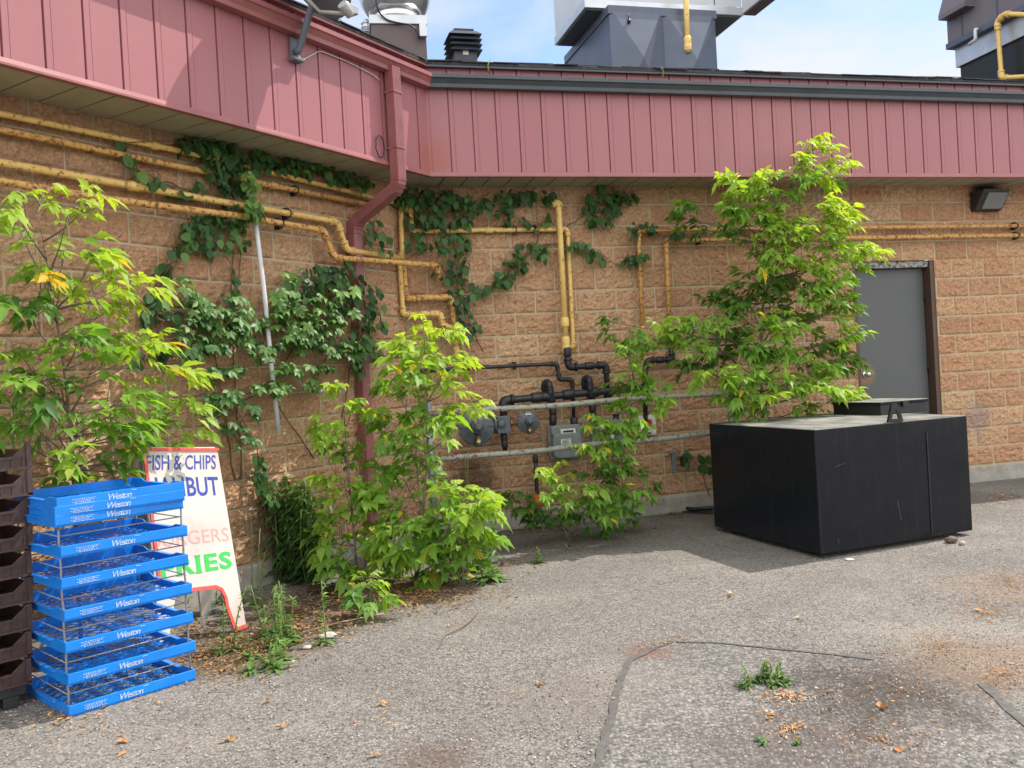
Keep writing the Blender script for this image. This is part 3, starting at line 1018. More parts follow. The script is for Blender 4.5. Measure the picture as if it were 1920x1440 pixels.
# pipes at the corner
pipe('yellow upright gas pipe just right of the corner joint, bent at its foot', Rp([(751, 388), (754, 478), (748, 480), (756, 590), (826, 588), (830, 610), (846, 613)], 0.11), 0.022, M['yellow'], couplings=[(3, .55), (3, .82)])
pipe('yellow gas pipe with a rusty union stepping right below the corner', Rp([(757, 490), (762, 560), (846, 557), (857, 668)], 0.10), 0.022, M['yellow_rust'], couplings=[(1, .22), (1, .4), (1, .55), (1, .68), (1, .85), (2, .9)])
pipe('yellow looped gas pipe half hidden by ivy at the top of the corner', Rp([(752, 392), (770, 392), (773, 435), (900, 432), (1064, 430), (1075, 648), (1066, 652)], 0.065), 0.021, M['yellow'], couplings=[(3, .1), (5, .9)], clamps=[(3, .4)])
pipe('cream gas riser behind the hanging ivy left of the regulators', Rp([(862, 545), (870, 668)], 0.08), 0.020, M['cream'])
pipe('thick clean yellow gas riser in the middle of the right wall', Rp([(1036, 384), (1047, 381), (1062, 660)], 0.11), 0.028, M['yellow_clean'], couplings=[(1, .80), (1, .93), (1, .98)])
pipe('yellow gas pipe running along the right wall above the door, upper of the pair', (lambda p: [ext(p[0], p[1], .4)] + p[1:])(Rp([(1920, 423), (1197, 432), (1205, 628)], 0.09)), 0.020, M['yellow_rust'], couplings=[(1, .95)], clamps=[(0, .302), (0, .7)])
pipe('yellow gas pipe running along the right wall above the door, lower of the pair', (lambda p: [ext(p[0], p[1], .4)] + p[1:])(Rp([(1920, 441), (1249, 451), (1257, 652)], 0.09)), 0.022, M['yellow_rust'], couplings=[(1, .96)], clamps=[(0, .30), (0, .94)])

# black iron manifold with meter and regulators
MAN = thing('gas_manifold', 'black iron gas manifold with looped risers behind the two grey guard rails', 'gas manifold', onR(1040, 748, 0.20) - ZU * 0.4)
mp_ = Rp([(945, 790), (943, 751), (1010, 745), (1140, 733), (1205, 727)], 0.20)
pipe('', mp_, 0.034, M['black_iron'], couplings=[(1, .95), (2, .42), (2, .78), (2, .12)], parent=MAN)
pipe('', Rp([(1063, 655), (1066, 689), (1136, 684), (1141, 760)], 0.12), 0.027, M['black_iron'], couplings=[(0, .15), (1, .55), (2, .75)], parent=MAN)
pipe('', Rp([(780, 697), (860, 691), (1044, 682), (1049, 711), (1073, 712), (1076, 790)], 0.10), 0.017, M['black_iron'], couplings=[(3, .2)], clamps=[(1, .57)], parent=MAN)
for (x, y) in ((1024, 735), (1099, 727)):
    a = onR(x - 4, y + 8, 0.10); b = onR(x - 3, y - 17, 0.10); c = onR(x + 6, y - 17, 0.22); d = onR(x + 8, y + 12, 0.22)
    pipe('', [a, b, c, d], 0.024, M['black_iron'], parent=MAN, couplings=[(2, .6)])
    MB().lathe([(0.03, -.04), (0.042, -.035), (0.042, .035), (0.03, .04)], onR(x + 9, y + 12, 0.20), ZU, 14).build('tee', M['black_iron'], MAN)
pipe('', Rp([(1036, 748), (1037, 796)], 0.20), 0.025, M['black_iron'], couplings=[(0, .45), (0, .8)], parent=MAN)
pipe('', Rp([(1110, 740), (1112, 792)], 0.20), 0.025, M['black_iron'], couplings=[(0, .45), (0, .8)], parent=MAN)
pipe('', Rp([(1076, 785), (1077, 798)], 0.20), 0.026, M['black_iron'], parent=MAN, couplings=[(0, .5)])
pipe('', Rp([(944, 810), (947, 845)], 0.20), 0.022, M['black_iron'], couplings=[(0, .3), (0, .6)], parent=MAN)
pipe('', Rp([(1003, 842), (1006, 905), (1008, 962)], 0.16), 0.018, M['black_iron'], couplings=[(0, .3)], parent=MAN)
vb = MB().lathe([(0.02, -.035), (0.034, -.03), (0.034, .03), (0.02, .035)], onR(1007, 886, 0.16), ZU, 12)
vb.tube([onR(1000, 886, 0.17), onR(1014, 885, 0.17)], 0.014, 8)
vb.build('shutoff_valve', M['black_iron'], MAN)
pipe('', Rp([(1257, 650), (1261, 674), (1214, 676), (1210, 700), (1210, 800)], 0.10), 0.024, M['black_iron'], couplings=[(1, .5)], parent=MAN)
pipe('', Rp([(1205, 727), (1210, 760)], 0.20), 0.026, M['black_iron'], parent=MAN)


def regulator(label, c, R, nrm, body_right=True):
    o = thing('gas_regulator', label, 'gas regulator', c - ZU * R, 'gas regulators at the manifold')
    MB().lathe([(0.4 * R, -0.34 * R), (0.94 * R, -0.16 * R), (1.02 * R, -0.05 * R), (1.02 * R, 0.07 * R), (0.93 * R, 0.09 * R), (0.62 * R, 0.27 * R), (0.40 * R, 0.34 * R)], c, nrm, 36).build('diaphragm_housing', M['reg_grey'], o)
    bl = MB()
    u = nrm.cross(ZU).normalized()
    for k in range(10):
        a = 2 * pi * k / 10
        bl.lathe([(0.055 * R, 0), (0.055 * R, 0.07 * R), (0.02 * R, 0.085 * R)], c + (u * cos(a) + ZU * sin(a)) * R * 0.965 + nrm * 0.075 * R, nrm, 6)
        bl.box(c + (u * cos(a) + ZU * sin(a)) * R * 0.70 + nrm * 0.235 * R, (u * cos(a) + ZU * sin(a) - nrm * .55) * R * .16, (u * -sin(a) + ZU * cos(a)) * R * .02, nrm * R * .03)
    bl.build('bolt_ring', M['reg_grey'], o)
    MB().lathe([(0.40 * R, 0.30 * R), (0.38 * R, 0.72 * R), (0.33 * R, 0.80 * R), (0.22 * R, 0.80 * R), (0.22 * R, 0.93 * R), (0.10 * R, 0.95 * R)], c, nrm, 24).build('spring_cap', M['reg_grey'], o)
    MB().tube([c + nrm * 0.35 * R - ZU * 0.42 * R, c + nrm * 0.42 * R - ZU * 1.12 * R], [0.15 * R, 0.19 * R], 14).build('vent_spout', M['reg_grey'], o)
    MB().lathe([(0.10 * R, 0), (0.10 * R, 0.03 * R)], c + nrm * 0.60 * R - ZU * 0.78 * R, nrm, 12).build('tag_disc', M['yellow_tag'], o)
    pl = MB().box(c + nrm * 0.26 * R + ZU * 0.72 * R, u * 0.26 * R, (ZU - nrm * .5).normalized() * 0.10 * R, nrm * 0.02 * R)
    lp = pl.build('label_plate', M['white_label'], o)
    tx = MB()
    for k in range(2):
        for j in range(4):
            tx.box(c + nrm * 0.285 * R + ZU * (0.76 - .08 * k) * R + u * (-.17 + .115 * j) * R, u * 0.04 * R, ZU * 0.018 * R, nrm * 0.012 * R)
    tx.build('plate_print', M['ink'], lp)
    return o


nv = (NR * 0.9 + DR * -0.05 + ZU * 0.06).normalized()
r1c = onR(893, 801, 0.30)
RG1 = regulator('large round grey gas regulator at the left end of the manifold', r1c, 0.158, nv)
r2c = onR(990, 791, 0.26)
RG2 = regulator('small round grey gas regulator joined by a brass nut to the large one', r2c, 0.098, nv)
vbx = MB().box(onR(942, 796, 0.22), DR * 0.062, NR * 0.06, ZU * 0.078)
vbx.lathe([(0.075, -.01), (0.075, .012), (0.05, .016), (0.05, .03)], onR(927, 797, 0.22), DR * -1, 20)
vbx.lathe([(0.085, 0), (0.085, .02)], onR(921, 797, 0.22), DR * -1, 20)
vbx.lathe([(0.04, 0), (0.035, .022), (0.012, .03)], onR(940, 795, 0.28), NR, 16)
vbx.build('valve_body', M['reg_grey'], RG1, bevel=0.012)
MB().lathe([(0.036, 0), (0.036, .012), (0.018, .014), (0.018, .05), (0.03, .052), (0.03, .07)], onR(957, 794, 0.22), DR, 6).build('brass_nut', M['brass'], RG2)
MB().tube([onR(960, 793, 0.22), onR(985, 792, 0.22)], 0.018, 10).build('inlet_stem', M['reg_grey'], RG2)


def meter(label, px0, px1, py0, py1, n):
    a = onR(px0, py1, n); b = onR(px1, py1, n); t = onR(px0, py0, n)
    w = (b - a).length; h = t.z - a.z
    c = (a + b) / 2; c = Vector((c.x, c.y, a.z + h / 2))
    o = thing('gas_meter', label, 'gas meter', Vector((c.x, c.y, a.z)), 'diaphragm gas meters')
    D = DR; dp = 0.095
    rp = lambda hw, hh, r: [(x * (hw - r) + r * cos(t_), y * (hh - r) + r * sin(t_)) for (x, y, t0) in ((1, 1, 0), (-1, 1, pi / 2), (-1, -1, pi), (1, -1, 3 * pi / 2)) for t_ in np.linspace(t0, t0 + pi / 2, 5)]
    # back shell, belt flange, front cover
    MB().prism(rp(w * .47, h * .47, 0.05), c - NR * dp, D, ZU, NR * dp * 0.8).build('back_shell', M['meter_grey'], o, bevel=0.012)
    MB().prism(rp(w * .5, h * .5, 0.055), c - NR * 0.020, D, ZU, NR * 0.018).build('belt_flange', M['meter_grey'], o, bevel=0.003)
    fc = c - ZU * h * .10
    MB().prism(rp(w * .44, h * .36, 0.06), fc - NR * 0.004, D, ZU, NR * 0.075).build('front_cover', M['meter_grey'], o, bevel=0.018, seg=3)
    bl = MB()
    for k in range(14):
        a_ = 2 * pi * k / 14
        bl.lathe([(0.007, 0), (0.007, .008), (0.003, .010)], c + D * cos(a_) * w * .475 + ZU * sin(a_) * h * .475 - NR * .003, NR, 6)
    bl.build('cover_bolts', M['meter_grey'], o)
    hp = MB().prism(rp(w * .45, h * .15, 0.03), c + ZU * h * .33 - NR * 0.004, D, ZU, NR * 0.05); hp.build('head', M['meter_grey'], o, bevel=0.012)
    ip = c + ZU * h * .27 + NR * 0.052 + D * 0.01
    iw = MB().box(ip, D * w * .22, NR * 0.012, ZU * h * .10).build('index_box', M['white_label'], o, bevel=0.004)
    dg = MB().box(ip + NR * .0135 + ZU * h * .03, D * w * .15, NR * 0.002, ZU * h * .028)
    for k in range(4): dg.lathe([(0.008, 0), (0.008, .003)], ip + NR * .012 - ZU * h * .045 + D * w * (-.14 + .093 * k), NR, 10)
    dg.build('dials', M['ink'], iw)
    bp = fc + NR * 0.0725 + ZU * h * .12 - D * w * .06
    bd = MB().box(bp, D * w * .15, NR * 0.002, ZU * h * .075).build('badge', M['white_label'], o)
    tx = MB()
    for k in range(4): tx.box(bp + NR * .003 + ZU * h * (.05 - .033 * k) - D * w * .02 * (k % 2), D * w * (.11 - .02 * (k % 2)), NR * .001, ZU * h * .006)
    tx.build('badge_print', M['ink'], bd)
    for sx in (-1, 1):
        MB().lathe([(0.034, 0), (0.034, .012), (0.028, .016), (0.028, .034), (0.033, .036), (0.033, .05)], c + D * sx * w * .32 + ZU * h * .48 - NR * 0.03, ZU, 8).build('union_nut', M['black_iron'], o)
    return o


meter('grey-green gas meter in plain view below the manifold', 1031, 1094, 797, 864, 0.20)
meter('gas meter mostly hidden by leaves, right of the clear one', 1112, 1172, 788, 855, 0.20)

# white switch box
swc = onR(1210, 797, 0.05)
SW = thing('switch_box', 'white outdoor switch box with a red rotary handle among the leaves', 'switch box', swc - ZU * 0.1)
MB().box(swc, DR * 0.090, NR * 0.05, ZU * 0.095).build('box_body', M['box_white'], SW, bevel=0.008)
MB().box(swc + NR * 0.052 + ZU * 0.02 - DR * .01, DR * 0.06, NR * 0.008, ZU * 0.055).build('switch_cover', M['box_white'], SW, bevel=0.005)
rs = MB().lathe([(0.03, 0), (0.028, .012)], swc + NR * 0.06 + ZU * 0.025 + DR * .015, NR, 16)
rs.box(swc + NR * 0.080 + ZU * 0.025 + DR * .015, DR * 0.013, NR * 0.014, ZU * 0.032)
rs.build('switch_handle', M['red_plastic'], SW, bevel=0.003)
MB().box(swc - DR * 0.0 - ZU * 0.075 + NR * .02, DR * 0.03, NR * 0.035, ZU * 0.008).build('lower_slot', M['ink'], SW)

# guard rail
GRL = thing('guard_rail', 'weathered grey two-bar pipe guard rail in front of the gas meters', 'guard rail', PR(1.4, 0.70, 0))
u0, u1 = PR(0.03, 0.70, 1.131), PR(2.78, 0.70, 1.153)
l0, l1 = PR(0.03, 0.70, 0.752), PR(2.78, 0.70, 0.797)
MB().tube([u0.lerp(u1, k / 12) + ZU * 0.006 * sin(k) for k in range(13)], 0.024, 12).build('rail', M['rail'], GRL)
MB().tube([l0.lerp(l1, k / 12) + ZU * 0.006 * sin(k * 1.3) for k in range(13)], 0.024, 12).build('rail', M['rail'], GRL)
for s in (0.03, 2.78):
    p = PR(s, 0.66, 0)
    pm = MB().tube([p, p + ZU * 1.20], 0.030, 14)
    pm.lathe([(0.031, 0), (0.028, .014), (0.016, .026), (0.003, .030)], p + ZU * 1.20, ZU, 14, caps=False)
    pm.build('post', M['post'], GRL)

# white PVC pole hanging on the left wall
pw = [onL(*q_, 0.16) for q_ in ((478, 405), (486, 470), (499, 580), (508, 680), (523, 812))]
pv = MB().tube(pw, 0.017, 12).build('plastic_pole', M['pvc'])
tag(pv, 'thin white plastic pole hanging upright against the left wall, ivy over its top', 'pole')
MB().tube([pw[3] - ZU * .004, pw[3] + ZU * .004], 0.0185, 12).build('tape_band', M['cable'], pv)

# grey conduit stub low on the right wall, by the tank
cb = tag(MB().box(onR(1263, 868, 0.02), DR * 0.018, NR * 0.015, ZU * 0.10).box(onR(1262, 848, 0.03), DR * 0.04, NR * 0.02, ZU * 0.012).build('wall_bracket', M['post'], bevel=0.003), 'bent grey metal strip fixed low on the wall left of the black tank', 'bracket')

# wall lamp
wl = onR(1843, 380, 0.0)
WLT = thing('wall_lamp', 'boxy dark wall lamp with a frosted slanted lens under the soffit', 'wall lamp', wl - ZU * 0.12)
hw = 0.17
MB().prism([(0, -0.10), (0.03, -0.10), (0.075, -0.09), (0.20, 0.085), (0.20, 0.105), (0, 0.105)], wl - DR * hw, NR, ZU, DR * 2 * hw).build('housing', M['fixture'], WLT, bevel=0.006)
e1 = Vector((0.125, 0.175)).normalized(); en = Vector((e1.y, -e1.x))
pc = wl + NR * 0.1385 + ZU * (-0.003)
MB().box(pc + (NR * en.x + ZU * en.y) * 0.002 + DR * 0.02, DR * (hw - 0.045), (NR * e1.x + ZU * e1.y) * 0.092, (NR * en.x + ZU * en.y) * 0.012).build('lens', M['lens'], WLT, bevel=0.004)

# ================================================================== ROOF EQUIPMENT
# satellite dish on the left fascia
fb = onL(549, 94, 0.492)
DSH = thing('satellite_dish', 'grey satellite dish on a bent mast bolted to the left fascia', 'satellite dish', fb)
MB().box(fb + NL * 0.008, DL * 0.035, NL * 0.008, ZU * 0.085).box(fb + NL * 0.03 - ZU * .075, DL * 0.05, NL * 0.03, ZU * 0.012).build('foot_plate', M['dish_grey'], DSH, bevel=0.004)
dc = onL(584, -46, 0.86)
dn = Vector((0.62, 0.42, 0.62)).normalized()
back = dc - dn * 0.10
k1 = fb + NL * 0.055 - ZU * 0.02
MB().tube(fillet([fb + NL * 0.03 - ZU * 0.02, k1, onL(588, 0, 0.72), back], 0.05), 0.024, 14).build('mast', M['dish_grey'], DSH)
RD = 0.31
bw = [(RD * math.sqrt(t), 0.062 * t) for t in np.linspace(0.0004, 1, 10)]
pr = bw + [(RD + .006, 0.066), (RD + .006, 0.056)] + [(r, h - 0.006) for r, h in bw[::-1]]
MB().lathe(pr, dc - dn * .03, dn, 40, caps=False).build('reflector', M['dish_grey'], DSH)
MB().box(back + dn * .05, dn * 0.05, dn.cross(ZU).normalized() * 0.05, dn.cross(dn.cross(ZU)).normalized() * 0.07).build('rear_bracket', M['dish_grey'], DSH, bevel=0.006)
la = onL(600, 22, 0.84); lb = onL(652, 26, 1.12)
lmb = MB().tube([back - ZU * .12 + dn * .04, la, lb], 0.013, 10)
lmb.build('feed_arm', M['lnb'], DSH)
ln = MB().tube([lb, lb + (dc - lb).normalized() * 0.03 + ZU * .05], 0.03, 12)
ln.box(lb + ZU * 0.035 + DL * 0.02, DL * 0.055, NL * 0.03, ZU * 0.026)
ln.tube([lb + DL * 0.03, lb - DL * .05 + ZU * .05], [0.032, 0.036], 12)
ln.build('feed_head', M['lnb'], DSH, bevel=0.004)
cl = [fb + NL * 0.04 - ZU * 0.03, fb + NL * 0.06 - ZU * 0.08 + DL * .02, fb + NL * 0.03 - ZU * 0.06 + DL * 0.06, onL(600, 95, 0.50), onL(650, 115, 0.498), onL(700, 140, 0.50), onL(712, 150, 0.51)]
MB().tube(fillet(cl, 0.04), 0.004, 6).build('cable', M['cable_white'], DSH)
cc_ = onL(712, 275, 0.505)
MB().tube([cc_ + (DL * cos(t) * 0.05 + ZU * sin(t) * 0.085) + NL * 0.004 * (k % 3) for k, t in enumerate(np.linspace(0, 4.2 * pi, 50))], 0.004, 6).build('cable_coil', M['cable'], DSH)

# mushroom exhaust fan
fy = 10.2
fc = onY(748, 118, fy); fx = 0.300
tA = Vector((0.985, 0.17, 0)); tA.normalize(); tB = Vector((tA.y, -tA.x, 0))
FAN = thing('exhaust_fan', 'spun aluminium mushroom exhaust fan on a brown curb above the corner', 'exhaust fan', Vector((fc.x, fc.y, 4.7)))
ztop = onY(748, 62, fy).z
zb = 4.6
MB().box(Vector((fc.x, fc.y, (zb + ztop) / 2)), tA * fx, tB * fx, ZU * (ztop - zb) / 2).build('curb', M['curb_brown'], FAN, bevel=0.006)
MB().box(Vector((fc.x, fc.y, ztop + 0.03)), tA * (fx + .02), tB * (fx + .02), ZU * 0.05).build('curb_cap', M['galv'], FAN, bevel=0.006)
bz = Vector((fc.x, fc.y, ztop + 0.08))
MB().lathe([(0.275, 0), (0.27, 0.07), (0.262, 0.16), (0.262, 0.20)], bz, ZU, 40).build('wind_band', M['spun_alu'], FAN)
MB().lathe([(0.262, 0.12), (0.30, 0.11), (0.335, 0.14), (0.385, 0.22), (0.41, 0.30), (0.41, 0.40), (0.39, 0.47), (0.33, 0.52), (0.30, 0.70), (0.26, 0.78), (0.01, 0.80)], bz, ZU, 44, caps=False).build('fan_dome', M['spun_alu'], FAN)
cbp = [onY(704, -10, fy - .42), onY(706, 15, fy - .42), onY(720, 36, fy - .36), onY(745, 43, fy - .34), onY(768, 46, fy - .34), onY(781, 56, fy - .33), onY(787, 74, fy - .32)]
MB().tube(fillet(cbp, 0.08), 0.010, 8).build('power_cable', M['cable'], FAN)
MB().box(onY(793, 56, fy - .30), tA * 0.04, tB * 0.03, ZU * 0.08).build('junction_box', M['galv'], FAN, bevel=0.004)
sb = onY(688, 66, fy)
gl = MB().lathe([(0.05, 0), (0.05, .14), (0.02, .18)], sb, ZU, 12)
for k in range(3): gl.tube([sb + Vector((cos(a) * .06, sin(a) * .06, .03 + .05 * k)) for a in np.linspace(0, 2 * pi, 13)], 0.005, 5)
gl.build('side_lantern', M['galv'], FAN)

# small louvred roof vent
vp = onY(869, 112, 8.9)
VNT = thing('roof_vent', 'small black louvred roof vent standing behind the dark gutter', 'roof vent', Vector((vp.x, vp.y, vp.z - 0.25)))
MB().box(vp - ZU * 0.08, DR * 0.115, NR * 0.115, ZU * 0.20).build('vent_stack', M['vent'], VNT, bevel=0.004)
for k in range(4):
    z = vp.z + 0.045 + k * 0.052
    w1 = 0.165; w0 = 0.125
    o_ = Vector((vp.x, vp.y, z))
    vs = [o_ + DR * sx * w1 + NR * sy * w1 for sx, sy in ((-1, -1), (1, -1), (1, 1), (-1, 1))] + [o_ + ZU * 0.040 + DR * sx * w0 + NR * sy * w0 for sx, sy in ((-1, -1), (1, -1), (1, 1), (-1, 1))]
    MB().add(vs, [(0, 1, 2, 3), (7, 6, 5, 4), (0, 4, 5, 1), (1, 5, 6, 2), (2, 6, 7, 3), (3, 7, 4, 0)]).build('louvre', M['vent'], VNT)
MB().box(Vector((vp.x, vp.y, vp.z + 0.262)), DR * 0.10, NR * 0.10, ZU * 0.012).build('cap', M['tank_trim'], VNT, bevel=0.003)
MB().box(vp + NR * 0.117 + ZU * 0.03 , DR * 0.028, NR * 0.002, ZU * 0.022).build('sticker', M['white_label'], VNT)

# large roof unit on its grey transition duct
hy = 11.2
A_ = onY(1148, 130, hy)
hz1 = onY(1142, 10, hy).z
sA = (A_ - C0).dot(DR); nA = (A_ - C0).dot(NR)
wd = 1.46
dd_ = 1.75
HV = thing('rooftop_unit', 'large pale rooftop air unit standing on a dark grey cross-creased duct', 'rooftop unit', PR(sA + wd / 2, nA - dd_ / 2, 4.9))


def cross_panel(o, u, v, w, out, depth):
    """sheet panel with the four-way crease of duct metal"""
    return MB().add([o, o + u, o + u + v, o + v, o + u * .5 + v * .5 + out * depth], [(0, 1, 4), (1, 2, 4), (2, 3, 4), (3, 0, 4)])


zb = 4.6
mbx = MB()
o1 = PR(sA, nA, zb)
ht = hz1 - zb
half = DR * (wd / 2)
for i in range(2):
    oo = o1 + half * i
    mbx.add([oo, oo + half, oo + half + ZU * ht, oo + ZU * ht, oo + half * .5 + ZU * ht * .5 + NR * .17], [(0, 1, 4), (1, 2, 4), (2, 3, 4), (3, 0, 4)])
oo = PR(sA, nA - dd_, zb)
mbx.add([oo, oo + NR * dd_, oo + NR * dd_ + ZU * ht, oo + ZU * ht, oo + NR * dd_ * .5 + ZU * ht * .5 - DR * .015], [(0, 1, 4), (1, 2, 4), (2, 3, 4), (3, 0, 4)])
oo = PR(sA + wd, nA, zb)
mbx.add([oo, oo - NR * dd_, oo - NR * dd_ + ZU * ht, oo + ZU * ht], [(0, 1, 2, 3)])
oo = PR(sA + wd, nA - dd_, zb)
mbx.add([oo, oo - DR * wd, oo - DR * wd + ZU * ht, oo + ZU * ht], [(0, 1, 2, 3)])
mbx.build('transition_duct', M['duct_grey'], HV)
cp = MB()
rect(cp, sA - .02, sA + wd + .02, nA - dd_ - .02, nA + .02, hz1 - .11, hz1)
cp.build('duct_cap', M['duct_grey'], HV, bevel=0.004)
zu = hz1 + 0.004
U0s, U1s, Un1, Un0 = sA - 0.25, sA + wd + 0.49, nA - 0.16, nA - 1.42
ub = MB(); rect(ub, U0s, U1s, Un0, Un1, zu + .13, zu + 1.35); ub.build('casing', M['hvac_white'], HV, bevel=0.01)
rb = MB(); rect(rb, U0s - .015, U1s + .015, Un0 - .015, Un1 + .015, zu + .02, zu + .13); rb.build('base_rail', M['galv'], HV, bevel=0.006)
un = MB(); rect(un, U0s + .02, U1s - .02, Un0 + .02, Un1 - .02, zu - .002 + .006, zu + .06); un.build('underside', M['under'], HV)
for s_ in (0.28, 0.62, 0.82):
    sm = MB(); rect(sm, U0s + (U1s - U0s) * s_ - .006, U0s + (U1s - U0s) * s_ + .006, Un1, Un1 + .006, zu + .15, zu + 1.33); sm.build('panel_seam', M['duct_grey'], HV)
hh = MB(); rect(hh, U1s - .0, U1s + .20, Un1 + .006, Un1 + 1.15, zu + .04, zu + .55); hh.build('intake_hood', M['hvac_white'], HV, bevel=0.01)
hu = MB(); rect(hu, U1s + .01, U1s + .19, Un1 + .01, Un1 + 1.14, zu + .025, zu + .038); hu.build('hood_screen', M['curb_brown'], HV)
yp = [onR(1284, -60, nA + 0.12), onR(1290, 99, nA + 0.12)]
pipe('short yellow gas drop in front of the grey roof duct', yp, 0.034, M['yellow_clean'], couplings=[(0, .93), (0, .86)])
MB().tube([onR(1178, 25, nA + .06), onR(1179, 36, nA + .07)], 0.006, 6).tube([onR(1179, 36, nA + .07), onR(1180, 43, nA + .07)], 0.02, 8).build('sensor_bulb', M['tank_trim'], HV)

# second roof unit at the right edge
b0 = onY(1773, 90, 12.6)
s2 = (b0 - C0).dot(DR); n2 = (b0 - C0).dot(NR)
H2 = thing('rooftop_unit', 'taupe rooftop unit with a galvanised curb strip at the right end of the roof', 'rooftop unit', PR(s2 + 1.2, n2 + 1.2, 4.9))
zc = b0.z
L2 = 2.0
cu = MB(); rect(cu, s2 + .14, s2 + 2.4, n2 + .1, n2 + L2, 4.5, zc - 0.30); cu.build('curb', M['tank_trim'], H2, bevel=0.004)
cu = MB(); rect(cu, s2 + .10, s2 + 2.44, n2 + .06, n2 + L2 + .04, zc - 0.30, zc - 0.03); cu.build('curb_strip', M['galv'], H2, bevel=0.004)
cu = MB(); rect(cu, s2, s2 + 2.6, n2, n2 + L2 + .1, zc - .03, zc + .05); cu.build('base_rail', M['duct_grey'], H2, bevel=0.006)
cu = MB(); rect(cu, s2 + .02, s2 + 2.58, n2 + .02, n2 + L2 + .08, zc + .05, zc + 1.5); cu.build('casing', M['hvac_tan'], H2, bevel=0.01)
for k in range(3):
    cu = MB(); rect(cu, s2 + .008, s2 + .02, n2 + .30 + .62 * k, n2 + .315 + .62 * k, zc + .06, zc + 1.45); cu.build('panel_seam', M['duct_grey'], H2)
cu = MB(); cu.prism([(0, 0), (-.16, 0.0), (-.16, .06), (0, .5)], PR(s2 + .02, n2 + .05, zc + .36), DR, ZU, NR * .5); cu.build('side_hood', M['hvac_tan'], H2)
dr = [PR(s2 - .01, n2 + .62, zc + .02), PR(s2 - .06, n2 + .62, zc + .02), PR(s2 - .06, n2 + .62, zc - .12), PR(s2 - .06, n2 + .50, zc - .14)]
MB().tube(fillet(dr, .03), 0.022, 8).build('drain_trap', M['pvc'], H2)
pS = C0 + DR * (s2 - 0.02)
def onS(px, py): return hit(px, py, pS, DR)
pipe('yellow gas pipe bent over the curb of the taupe roof unit', [onS(1985, 30), onS(1885, 26), onS(1870, 40), onS(1878, 146), onS(1960, 142)], 0.030, M['yellow_clean'], couplings=[(2, .1), (2, .94)])

# ================================================================== BLACK TANK
tn = onG(1540, 1050); tl = onG(1340, 995); tr_ = onG(1825, 1003)
TX = ((tr_ - tn).normalized() + Vector((-(tl - tn).normalized().y, (tl - tn).normalized().x, 0)) * -1).normalized()
ex1 = (tr_ - tn).normalized(); ey1 = (tl - tn).normalized()
TW, TD, TH_ = (tr_ - tn).length, (tl - tn).length, 0.912
TK = thing('waste_oil_tank', 'large black steel tank box standing on the asphalt in front of the grey door', 'tank', (tn + tr_ + tl + (tl + tr_ - tn)) / 4)
z0t = 0.035
MB().prism([(0, 0), (TW, 0), (TW, TD), (0, TD)], tn + ZU * z0t, ex1, ey1, ZU * (TH_ - z0t)).build('tank_body', M['tank'], TK, bevel=0.010, seg=3)
MB().box(tn + ex1 * TW / 2 + ey1 * .18 + ZU * .0175, ex1 * (TW / 2 - .08), ey1 * .06, ZU * .0174).box(tn + ex1 * TW / 2 + ey1 * (TD - .18) + ZU * .0175, ex1 * (TW / 2 - .08), ey1 * .06, ZU * .0174).build('skids', M['tank_trim'], TK)
# welded seam up the sunlit side
MB().box(tn + ex1 * TW * .712 - ey1 * .003 + ZU * (TH_ / 2 - .02), ex1 * .005, ey1 * .004, ZU * (TH_ / 2 - .08)).build('weld_seam', M['tank_trim'], TK)
sc_m = paint('scratched_bare_steel', (0.075, 0.077, 0.082, 1), 0.5, var=.3)
def onF(px, py): return hit(px, py, tn - ey1 * .0015, ey1)
for (a, b, w_) in (((1683, 938), (1690, 975), .0014), ((1566, 875), (1585, 868), .0010), ((1572, 1010), (1573, 1020), .0010)):
    A2, B2 = onF(*a), onF(*b)
    MB().box((A2 + B2) / 2, (B2 - A2) / 2, (B2 - A2).normalized().cross(ey1) * w_, ey1 * .0006).build('scratch', sc_m, TK)
# hatch: collar and overhanging lid
hcx = onG(1648, 772, TH_)
hz = TH_
h0 = onG(1566, 776, TH_); h1 = onG(1733, 783, TH_)
hx = (h1 - h0); hxn = Vector((hx.x, hx.y, 0)).normalized(); hyn = Vector((-hxn.y, hxn.x, 0))
hxn = ex1; hyn = Vector((-ex1.y, ex1.x, 0))
qn = onG(1652, 779, TH_)
hxn = ex1; hyn = Vector((-ex1.y, ex1.x, 0))
def reach(d, px):
    lo_, hi2 = 0.0, 2.0
    for _ in range(40):
        mid_ = (lo_ + hi2) / 2
        if abs(proj(qn + d * mid_)[0] - 1652) < abs(px - 1652): lo_ = mid_
        else: hi2 = mid_
    return lo_
hr = min(reach(hxn, 1738), 0.6); hr2 = min(reach(hyn, 1563), 0.7)
hr /= 2; hr2 /= 2
hc = qn + hxn * hr + hyn * hr2
hc.z = 0
MB().box(hc + ZU * (hz + .042), hxn * hr, hyn * hr2, ZU * .0425).build('hatch_collar', M['tank_trim'], TK, bevel=0.004)
HL = MB().box(hc + ZU * (hz + .097), hxn * (hr + .012), hyn * (hr2 + .012), ZU * .012).build('hatch_lid', M['tank'], TK, bevel=0.006)
MB().box(hc - hyn * (hr2 + .016) + ZU * (hz + .080), hxn * .03, hyn * .008, ZU * .022).build('latch', M['tank_trim'], HL)
